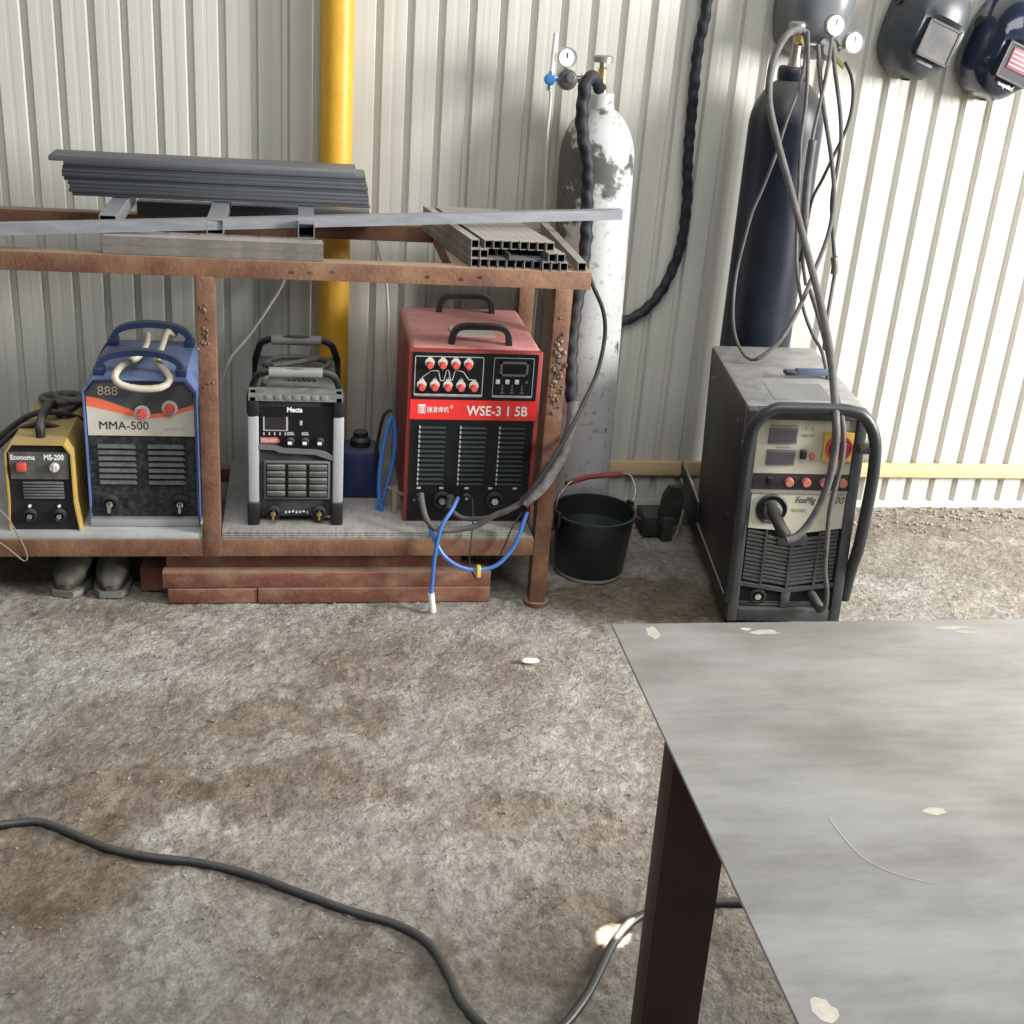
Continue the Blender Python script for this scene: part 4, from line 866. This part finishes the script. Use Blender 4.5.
rg = MB(); rg.cyl((.055, -.012, 1.46), (.125, -.03, 1.455), .014, n=14); rg.lathe([(.030, -.02), (.034, -.01), (.034, .02), (.02, .03), (.001, .03)], 24, (.085, -.02, 1.455), ax='y'); rg.obj('regulator', mat('grey_regulator', (.22, .22, .22), .35, .7), bt_)
for (gx, gz, gy) in ((.090, 1.522, -.05), (.155, 1.478, -.05)):
    g_ = MB().lathe([(.028, -.020), (.031, -.012), (.031, .010), (.029, .014), (.0275, .010), (.001, .010)], 28, (gx, gy, gz), ax='y').obj('gauge', chrome, bt_)
    MB().lathe([(.0278, .0102), (.001, .0106)], 28, (gx, gy, gz), ax='y').obj('dial', mat('blue_white_dial', (.66, .72, .76), .3), g_)
    MB().box(gx-.001, gx+.001, gy-.0118, gy-.0108, gz, gz+.018).obj('needle', dark_p, g_)
st = MB(); st.cyl((.088, -.03, 1.47), (.090, -.04, 1.50), .006, n=8); st.cyl((.115, -.03, 1.455), (.140, -.045, 1.465), .006, n=8); st.cyl((.10, -.03, 1.44), (.135, -.06, 1.405), .007, n=8); st.obj('gauge_stem', brass, bt_)

# hoses of the dark cylinder and the machine
tch = thing('torch_cable', (0, 0, 0), 'thick grey torch cable looping from the dark cylinder top to the machine front socket', 'cable')
MB().hose([(1.4476, 3.68, 1.6118), (1.3898, 3.62, 1.6191), (1.3435, 3.58, 1.5915), (1.3111, 3.55, 1.5222), (1.3058, 3.52, 1.4331), (1.332, 3.48, 1.3301), (1.3633, 3.43, 1.2283), (1.3918, 3.36, 1.1162), (1.4111, 3.27, 1.0092), (1.4164, 3.17, 0.9212), (1.4098, 3.06, 0.8394), (1.3996, 2.97, 0.7556), (1.3874, 2.9, 0.6958), (1.3954, 2.89, 0.6155), (1.3918, 2.885, 0.5318), (1.377, 2.88, 0.4613), (1.3509, 2.875, 0.4046), (1.3229, 2.87, 0.3742), (1.2936, 2.87, 0.3623)], .0105, 12, .015).obj('cable', grey_rub, tch)
plab(MB().hose([(1.2753, 2.965, 0.424), (1.2787, 2.935, 0.4073), (1.2868, 2.9, 0.3842), (1.2984, 2.885, 0.3673)], .0165, 14, .01).obj('cable_boot', rubber, tch), 'fat black boot plugged into the machine')
hose('grey_hose', [(1.4284, 3.66, 1.6251), (1.4319, 3.62, 1.568), (1.4179, 3.59, 1.4768), (1.3875, 3.57, 1.3776), (1.3643, 3.56, 1.2737), (1.3396, 3.56, 1.178), (1.3192, 3.56, 1.1101), (1.3039, 3.555, 1.0158), (1.2906, 3.54, 0.9253), (1.2819, 3.5, 0.8311), (1.2848, 3.46, 0.7652), (1.2995, 3.42, 0.7247), (1.3197, 3.39, 0.7095), (1.3387, 3.37, 0.7221)], .0048, grey_rub, 'thin grey hose hanging in the widest loop in front of the dark cylinder')
hose('grey_hose', [(1.33, 3.37, 0.7188), (1.3579, 3.37, 0.7379), (1.401, 3.38, 0.7818), (1.4553, 3.42, 0.8635), (1.5111, 3.48, 0.9652), (1.5566, 3.53, 1.0699), (1.5656, 3.56, 1.1739), (1.5395, 3.57, 1.2869), (1.4992, 3.58, 1.4106), (1.4781, 3.6, 1.5042), (1.4698, 3.63, 1.5833)], .0068, grey_rub, 'grey hose rising from the loop bottom to the right of the dark cylinder')
hose('grey_hose', [(1.4375, 3.64, 1.6158), (1.4267, 3.58, 1.5433), (1.4356, 3.57, 1.4357), (1.4356, 3.56, 1.3254), (1.4489, 3.56, 1.2121), (1.4574, 3.54, 1.0815), (1.4632, 3.5, 0.9589), (1.4758, 3.44, 0.862), (1.5004, 3.4, 0.7943), (1.5105, 3.33, 0.7568), (1.4937, 3.22, 0.7057)], .0055, grey_rub, 'grey hose running straight down the right half of the dark cylinder')
h4 = thing('grey_hose', (0, 0, 0), 'grey hose with a thick sleeve joint along the right edge of the dark cylinder', 'hose')
MB().hose([(1.5202, 3.66, 1.6093), (1.498, 3.6, 1.5463), (1.4878, 3.585, 1.451), (1.4765, 3.575, 1.3539), (1.4713, 3.565, 1.2556), (1.4801, 3.56, 1.1407), (1.495, 3.56, 1.0733), (1.5064, 3.57, 0.9752), (1.5336, 3.58, 0.8968)], .0055, 10, .015).obj('tube', grey_rub, h4); MB().hose([(1.4784, 3.575, 1.3258), (1.4771, 3.57, 1.2695), (1.4783, 3.565, 1.1982), (1.4852, 3.56, 1.1115), (1.4898, 3.56, 1.085)], .0125, 14, .01).obj('sleeve_joint', grey_rub, h4)
h5 = thing('grey_hose', (0, 0, 0), 'grey hose with a small clamp, the rightmost long hose beside the dark cylinder', 'hose')
MB().hose([(1.518, 3.65, 1.5989), (1.5169, 3.59, 1.521), (1.5482, 3.58, 1.4133), (1.5648, 3.575, 1.3303), (1.566, 3.57, 1.2451), (1.5664, 3.57, 1.1576), (1.5887, 3.57, 1.0543), (1.609, 3.56, 0.9568), (1.6028, 3.54, 0.8933), (1.5856, 3.5, 0.8096), (1.5702, 3.45, 0.7292)], .0062, 10, .015).obj('tube', grey_rub, h5); MB().hose([(1.5996, 3.56, 0.9901), (1.6079, 3.56, 0.9629), (1.6092, 3.56, 0.9383)], .011, 12, .01).obj('hose_clamp', mat('dull_clamp', (.15, .14, .13), .4, .5), h5)
hose('black_hose', [(1.5732, 3.66, 1.5413), (1.5899, 3.64, 1.5077), (1.6007, 3.63, 1.4618), (1.6007, 3.62, 1.4064), (1.5883, 3.61, 1.35), (1.5618, 3.6, 1.2839), (1.5331, 3.59, 1.2114), (1.5099, 3.585, 1.1525), (1.5087, 3.59, 1.0621), (1.5105, 3.6, 0.9626)], .0048, rubber, 'thin black hose bowing out right below the gauges and crossing back left', 'hose')
hose('earth_cable', [(1.4974, 3.46, 0.9092), (1.4739, 3.32, 0.8693), (1.4369, 3.15, 0.828), (1.4191, 3.04, 0.7756), (1.4042, 2.945, 0.7362), (1.4119, 2.905, 0.6805), (1.4229, 2.895, 0.5998), (1.4143, 2.885, 0.5176), (1.4082, 2.88, 0.4467), (1.4183, 2.885, 0.3553), (1.4316, 2.89, 0.2616), (1.4524, 2.895, 0.1905), (1.4607, 2.905, 0.1346), (1.4519, 2.92, 0.1171)], .0068, grey_rub, 'pale grey cable hanging over the machine front to its lower right plug', 'cable')
plab(MB().hose([(1.4427, 3.0, 0.1428), (1.4395, 2.955, 0.1468), (1.4469, 2.93, 0.1342), (1.4574, 2.92, 0.1202)], .0155, 14, .01).obj('plug', rubber, mg), 'fat black plug') if False else tag(center(MB().hose([(1.4427, 3.0, 0.1428), (1.4395, 2.955, 0.1468), (1.4469, 2.93, 0.1342), (1.4574, 2.92, 0.1202)], .0145, 14, .01).obj('cable_plug', rubber)), 'fat dark plug in the lower right socket of the black machine', 'plug')

# ------------------------------------------------------------------ helmets
def helmet(loc, rz, ry, m, lab, sticker=None, visor=True, visor_m=None, rx=0):
    t = thing('welding_helmet', loc, lab, 'welding helmet', rz, ry, rx, group='welding helmets hung on the wall')
    mb = MB(); bm = mb.bm; rows = []
    NV, NU = 22, 28
    for j in range(NV+1):
        v_ = j/NV; z = .175 - .345*v_; R = []
        # half width / depth along the height
        if v_ < .45: k = math.sqrt(max(0, 1-((.45-v_)/.45)**2)); hw = .118*k; dp = .165*k
        else:
            q = (v_-.45)/.55; hw = .118*(1-q**3*.40); dp = .165*(1-.30*q**2)
        if v_ > .80: f_ = math.sqrt(max(0, 1-((v_-.80)/.20)**2))*.55+.45; hw *= f_; dp *= f_**.5
        for i in range(NU+1):
            a = PI*i/NU; ca, sa = math.cos(a), math.sin(a)
            x = -hw*(abs(ca)**.85)*(1 if ca > 0 else -1); y = -dp*(sa**.75) if sa > 0 else 0
            if visor and .48 < v_ < .82 and sa > .75: y = -dp*(.75**.75)-.012+(v_-.42)*-.01
            R.append(bm.verts.new((x, y, z)))
        rows.append(R)
    for j in range(NV):
        for i in range(NU): bm.faces.new((rows[j][i], rows[j][i+1], rows[j+1][i+1], rows[j+1][i]))
    sh = mb.obj('shell', m, t, .55)
    md = sh.modifiers.new('thickness', 'SOLIDIFY'); md.thickness = .004; md.offset = -1
    if visor:
        yv = -.155
        o = MB(); frame_rect(o, -.062, .062, -.108, .002, .007, yv-.003, yv+.022); o.obj('visor_frame', blk, t)
        MB().box(-.056, .056, yv+.000, yv+.006, -.102, -.004).obj('visor', visor_m, t)
    o = MB().cyl((-.122, -.04, .03), (-.108, -.04, .03), .018, n=18).cyl((.108, -.04, .03), (.122, -.04, .03), .018, n=18).obj('pivot_knob', blk, t)
    o = MB().tube([(math.cos(a)*.095, -.015-math.sin(a)*.02, .05+math.sin(a)*.01) for a in [PI*i/16 for i in range(17)]], .006, 6).obj('headband', blk, t)
    if sticker: sticker(t)
    return t
hm1 = mat('slate_helmet', (.022, .028, .036), .42, 0, ((.06, .07, .08), 8, .4, .75), (DUST, .35, .02))
hm2 = mat('blue_black_helmet', (.014, .020, .040), .16, 0, None, None, coat=.5)
hm0 = mat('grey_helmet', (.13, .14, .15), .3, 0, ((.08, .085, .095), 6, .4, .7))
vz = mat('dusty_visor_glass', (.085, .085, .088), .7, 0, ((.17, .155, .135), 7, .4, .65), spec=.2)
vz2 = mat('dark_visor_glass', (.05, .045, .05), .6, spec=.15)
def stk(t):
    MB().box(-.040, .050, -.1585, -.155, -.075, -.012, .001).obj('sticker', mat('faded_pink_sticker', (.19, .055, .07), .6), t)
    o = MB()
    for k in range(4): o.box(-.036, .036-.01*(k % 2), -.1592, -.1583, -.065+.013*k, -.061+.013*k)
    o.obj('sticker_print', mat('pale_pink_print', (.45, .25, .26), .5), t)
    text('speed', .020, (-.020, -.150, -.128), grey_p, t)
HW = W-.012
helmet((1.9107, 3.942, 1.6592), 0.15, .30, hm1, 'slate black welding helmet with a dusty square visor, the middle one on the wall', visor_m=vz)
helmet((2.1911, 3.942, 1.6132), 0.12, .30, hm2, 'glossy blue-black welding helmet with a pink sticker at the right edge', sticker=stk, visor_m=vz2)
helmet((1.5497, 3.942, 1.7032), 0.05, .05, hm0, 'grey welding helmet hung behind the gauges of the dark cylinder', visor=False)
hk = MB()
rail = thing('hook_rail', (0, W-.006, 0), 'narrow metal hook rail on the wall that the welding helmets hang from', 'rail')
MB().box(1.40, 2.5, -.006, .006, 1.79, 1.815, .002).obj('bar', dark_steel, rail)
for x in (1.5, 1.9, 2.17): MB().hose([(x, -.006, 1.80), (x, -.05, 1.795), (x, -.06, 1.815)], .004, 8).obj('hook', dark_steel, rail)

# ------------------------------------------------------------------ steel table in the foreground
def table_mat():
    m = bpy.data.materials.new('brushed_steel_plate'); m.use_nodes = True
    nt = m.node_tree; N = nt.nodes; L = nt.links; b = N['Principled BSDF']
    tc_ = N.new('ShaderNodeTexCoord')
    def nz(sc, scale=(1, 1, 1), det=6):
        mp = N.new('ShaderNodeMapping'); mp.inputs['Scale'].default_value = scale; L.new(tc_.outputs['Object'], mp.inputs['Vector'])
        n = N.new('ShaderNodeTexNoise'); n.inputs['Scale'].default_value = sc; n.inputs['Detail'].default_value = det; n.inputs['Roughness'].default_value = .6; L.new(mp.outputs['Vector'], n.inputs['Vector']); return n.outputs['Fac']
    def ramp(f, a, b_, c1, c2):
        r = N.new('ShaderNodeValToRGB'); r.color_ramp.elements[0].position = a; r.color_ramp.elements[1].position = b_
        r.color_ramp.elements[0].color = (*c1, 1); r.color_ramp.elements[1].color = (*c2, 1); L.new(f, r.inputs['Fac']); return r.outputs['Color']
    def mul(a, b_):
        x = N.new('ShaderNodeMixRGB'); x.blend_type = 'MULTIPLY'; x.inputs['Fac'].default_value = 1; L.new(a, x.inputs['Color1']); L.new(b_, x.inputs['Color2']); return x.outputs['Color']
    c = mul(ramp(nz(3.2, (1, 2.2, 1)), .38, .62, (.305, .292, .275), (.455, .442, .425)), ramp(nz(9, (1, 7, 1)), .3, .7, (.90, .90, .895), (1.05, 1.05, 1.05)))
    c = mul(c, ramp(nz(2.4, (1.2, 1, 1)), .60, .74, (1, 1, 1), (1.0, .84, .78)))
    L.new(c, b.inputs['Base Color']); b.inputs['Metallic'].default_value = .35
    r_ = N.new('ShaderNodeMapRange'); L.new(nz(7, (1, 3, 1)), r_.inputs['Value']); r_.inputs['From Min'].default_value = .3; r_.inputs['From Max'].default_value = .7; r_.inputs['To Min'].default_value = .34; r_.inputs['To Max'].default_value = .56
    L.new(r_.outputs[0], b.inputs['Roughness'])
    return m
tb = thing('steel_table', (.474, .30, 0), 'large grey bare steel plate table in the right foreground', 'table')
MB().box(0, 2.0, 0, 1.326, .795, .800, .0008).obj('table_top', table_mat(), tb)
maroon = mat('dark_maroon_steel', (.040, .014, .013), .55, .1, ((.060, .022, .02), 10, .4, .7))
o = MB()
o.box(.05, 1.95, 1.24, 1.28, .755, .7945); o.box(.05, 1.95, .06, .10, .755, .7945); o.box(.05, .09, .1, 1.24, .755, .7945); o.box(1.91, 1.95, .1, 1.24, .755, .7945)
o.obj('apron_frame', maroon, tb)
def tleg(x0, y0, tilt=0):
    mb = MB(); t_ = .006
    mb.box(x0, x0+.092, y0, y0+t_, 0, .79, .001); mb.box(x0, x0+t_, y0+t_, y0+.048, 0, .79, .001); mb.box(x0+.086, x0+.092, y0+t_, y0+.048, 0, .79, .001)
    lg = mb.obj('leg', maroon, tb); lg.data.transform(Matrix.Translation((x0, y0, 0)) @ Matrix.Rotation(-.018 if x0 < 1 else 0, 4, 'Y') @ Matrix.Translation((-x0, -y0, 0)))
for x0, y0 in ((.046, 1.060), (1.85, 1.060), (.046, .09), (1.85, .09)): tleg(x0, y0)
# marks on the plate
fleck_m = mat('pale_fleck', (.50, .46, .37), .7, 0, ((.38, .36, .31), 40, .4, .6))
def patch(mb, cx, cy, rx, ry, n=14, z=.8003, j=.5):
    pts = [(cx+math.cos(2*PI*i/n)*rx*(1-j*random.random()), cy+math.sin(2*PI*i/n)*ry*(1-j*random.random())) for i in range(n)]
    A = [mb.bm.verts.new((a, b_, z-.0006)) for a, b_ in pts]; B = [mb.bm.verts.new((a, b_, z)) for a, b_ in pts]; mb.bridge(A, B); mb.bm.faces.new(A[::-1]); mb.bm.faces.new(B)
for (cx, cy, rx, ry) in ((0.532, 1.596, 0.014, 0.022), (0.711, 1.594, 0.028, 0.01), (0.682, 1.604, 0.012, 0.006), (0.770, 1.144, 0.02, 0.01), (0.504, 0.847, 0.016, 0.02), (1.022, 1.599, 0.04, 0.007), (1.046, 1.585, 0.022, 0.007)): mk = MB(); patch(mk, cx-.474, cy-.30, rx, ry); mk.obj('paint_fleck', fleck_m, tb)
sc_ = MB().tube(curve([(a-.474, b_-.30, .8002) for a, b_ in ((0.630, 1.139), (0.630, 1.127), (0.633, 1.097), (0.639, 1.068), (0.654, 1.046), (0.676, 1.029), (0.706, 1.015))], .01), .0007, 5).obj('scratch', mat('pale_scratch', (.44, .42, .37), .5), tb)

# ------------------------------------------------------------------ floor cable
o = center(MB().hose([(-0.7285, 2.2225, 0.005), (-0.6132, 2.2316, 0.005), (-0.5649, 2.2386, 0.005), (-0.5239, 2.2327, 0.005), (-0.4568, 2.189, 0.005), (-0.3803, 2.1391, 0.005), (-0.2978, 2.1085, 0.005), (-0.1969, 2.0831, 0.005), (-0.0957, 2.0395, 0.005), (0.0037, 1.979, 0.005), (0.1001, 1.9203, 0.005), (0.1943, 1.8715, 0.005), (0.2473, 1.8162, 0.005), (0.2722, 1.7447, 0.005), (0.2883, 1.6749, 0.005), (0.317, 1.6167, 0.005), (0.3558, 1.5774, 0.005), (0.4169, 1.5721, 0.005), (0.4633, 1.5996, 0.005), (0.5162, 1.6607, 0.005), (0.5591, 1.7267, 0.005), (0.5968, 1.7891, 0.005), (0.6412, 1.8406, 0.005), (0.6948, 1.8736, 0.005), (0.7831, 1.8905, 0.005), (0.8575, 1.891, 0.005), (0.9295, 1.8828, 0.005), (1.0476, 1.8534, 0.005)], .0088, 12, .02).obj('floor_cable', mat('black_cable_sheath', (.022, .023, .023), .38, 0, None, ((.2, .2, .19), .3, 0))))
tag(o, 'long black cable snaking across the dusty floor towards the table leg', 'cable')
wc = MB(); wc.blob((0, 0, .004), (.026, .013, .005), 2, .12)  # flattened cream lump lying on the floor
o = wc.obj('pale_chip', mat('cream_chip', (.85, .76, .60), .6), None, 1.2); o.location = (0.6186, 2.8638, 0.0); tag(o, 'small pale cream flat chip on the floor in front of the rack', 'wood chip')

# ------------------------------------------------------------------ light
def area(name, loc, target, sx, sy, power, col):
    l = bpy.data.lights.new(name, 'AREA'); l.shape = 'RECTANGLE'; l.size = sx; l.size_y = sy; l.energy = power; l.color = col
    o = bpy.data.objects.new(name, l); COL.objects.link(o); o.location = loc
    o.rotation_euler = (Vector(target)-Vector(loc)).to_track_quat('-Z', 'Y').to_euler(); return o
area('daylight_opening', (5.2, 1.3, 2.1), (1.0, 3.4, .8), 1.4, 1.8, 620, (1, .985, .96))
area('overhead_fill', (.9, -.3, 5.0), (.7, 1.9, 0), 5.0, 2.6, 230, (.97, .985, 1))  # added overhead fill, brightens upward faces and leaves the under-rack dark
for tgt, en, sz in (((0.612, 1.8261, -0.0), 1900, 1.9), ((0.6186, 2.8638, 0.0), 500, 1.15)):  # narrow spot lamps: one for the sun patch, one added to brighten the chip
  l = bpy.data.lights.new('sun_and_chip_spot', 'SPOT'); l.energy = en; l.spot_size = math.radians(sz); l.spot_blend = .55; l.shadow_soft_size = .004; l.color = (1, .93, .78)
  o = bpy.data.objects.new('sun_and_chip_spot', l); COL.objects.link(o); o.location = (tgt[0]+1.0, tgt[1]+.75, 1.7)
  o.rotation_euler = (Vector(tgt)-o.location).to_track_quat('-Z', 'Y').to_euler()
wd = bpy.data.worlds.new('sky_light'); SC.world = wd; wd.use_nodes = True
wd.node_tree.nodes['Background'].inputs['Color'].default_value = (.93, .97, 1, 1); wd.node_tree.nodes['Background'].inputs['Strength'].default_value = 0.16
SC.view_settings.view_transform = 'Standard'; SC.view_settings.look = 'None'; SC.view_settings.gamma = 1; SC.view_settings.exposure = 0; SC.view_settings.use_curve_mapping = False
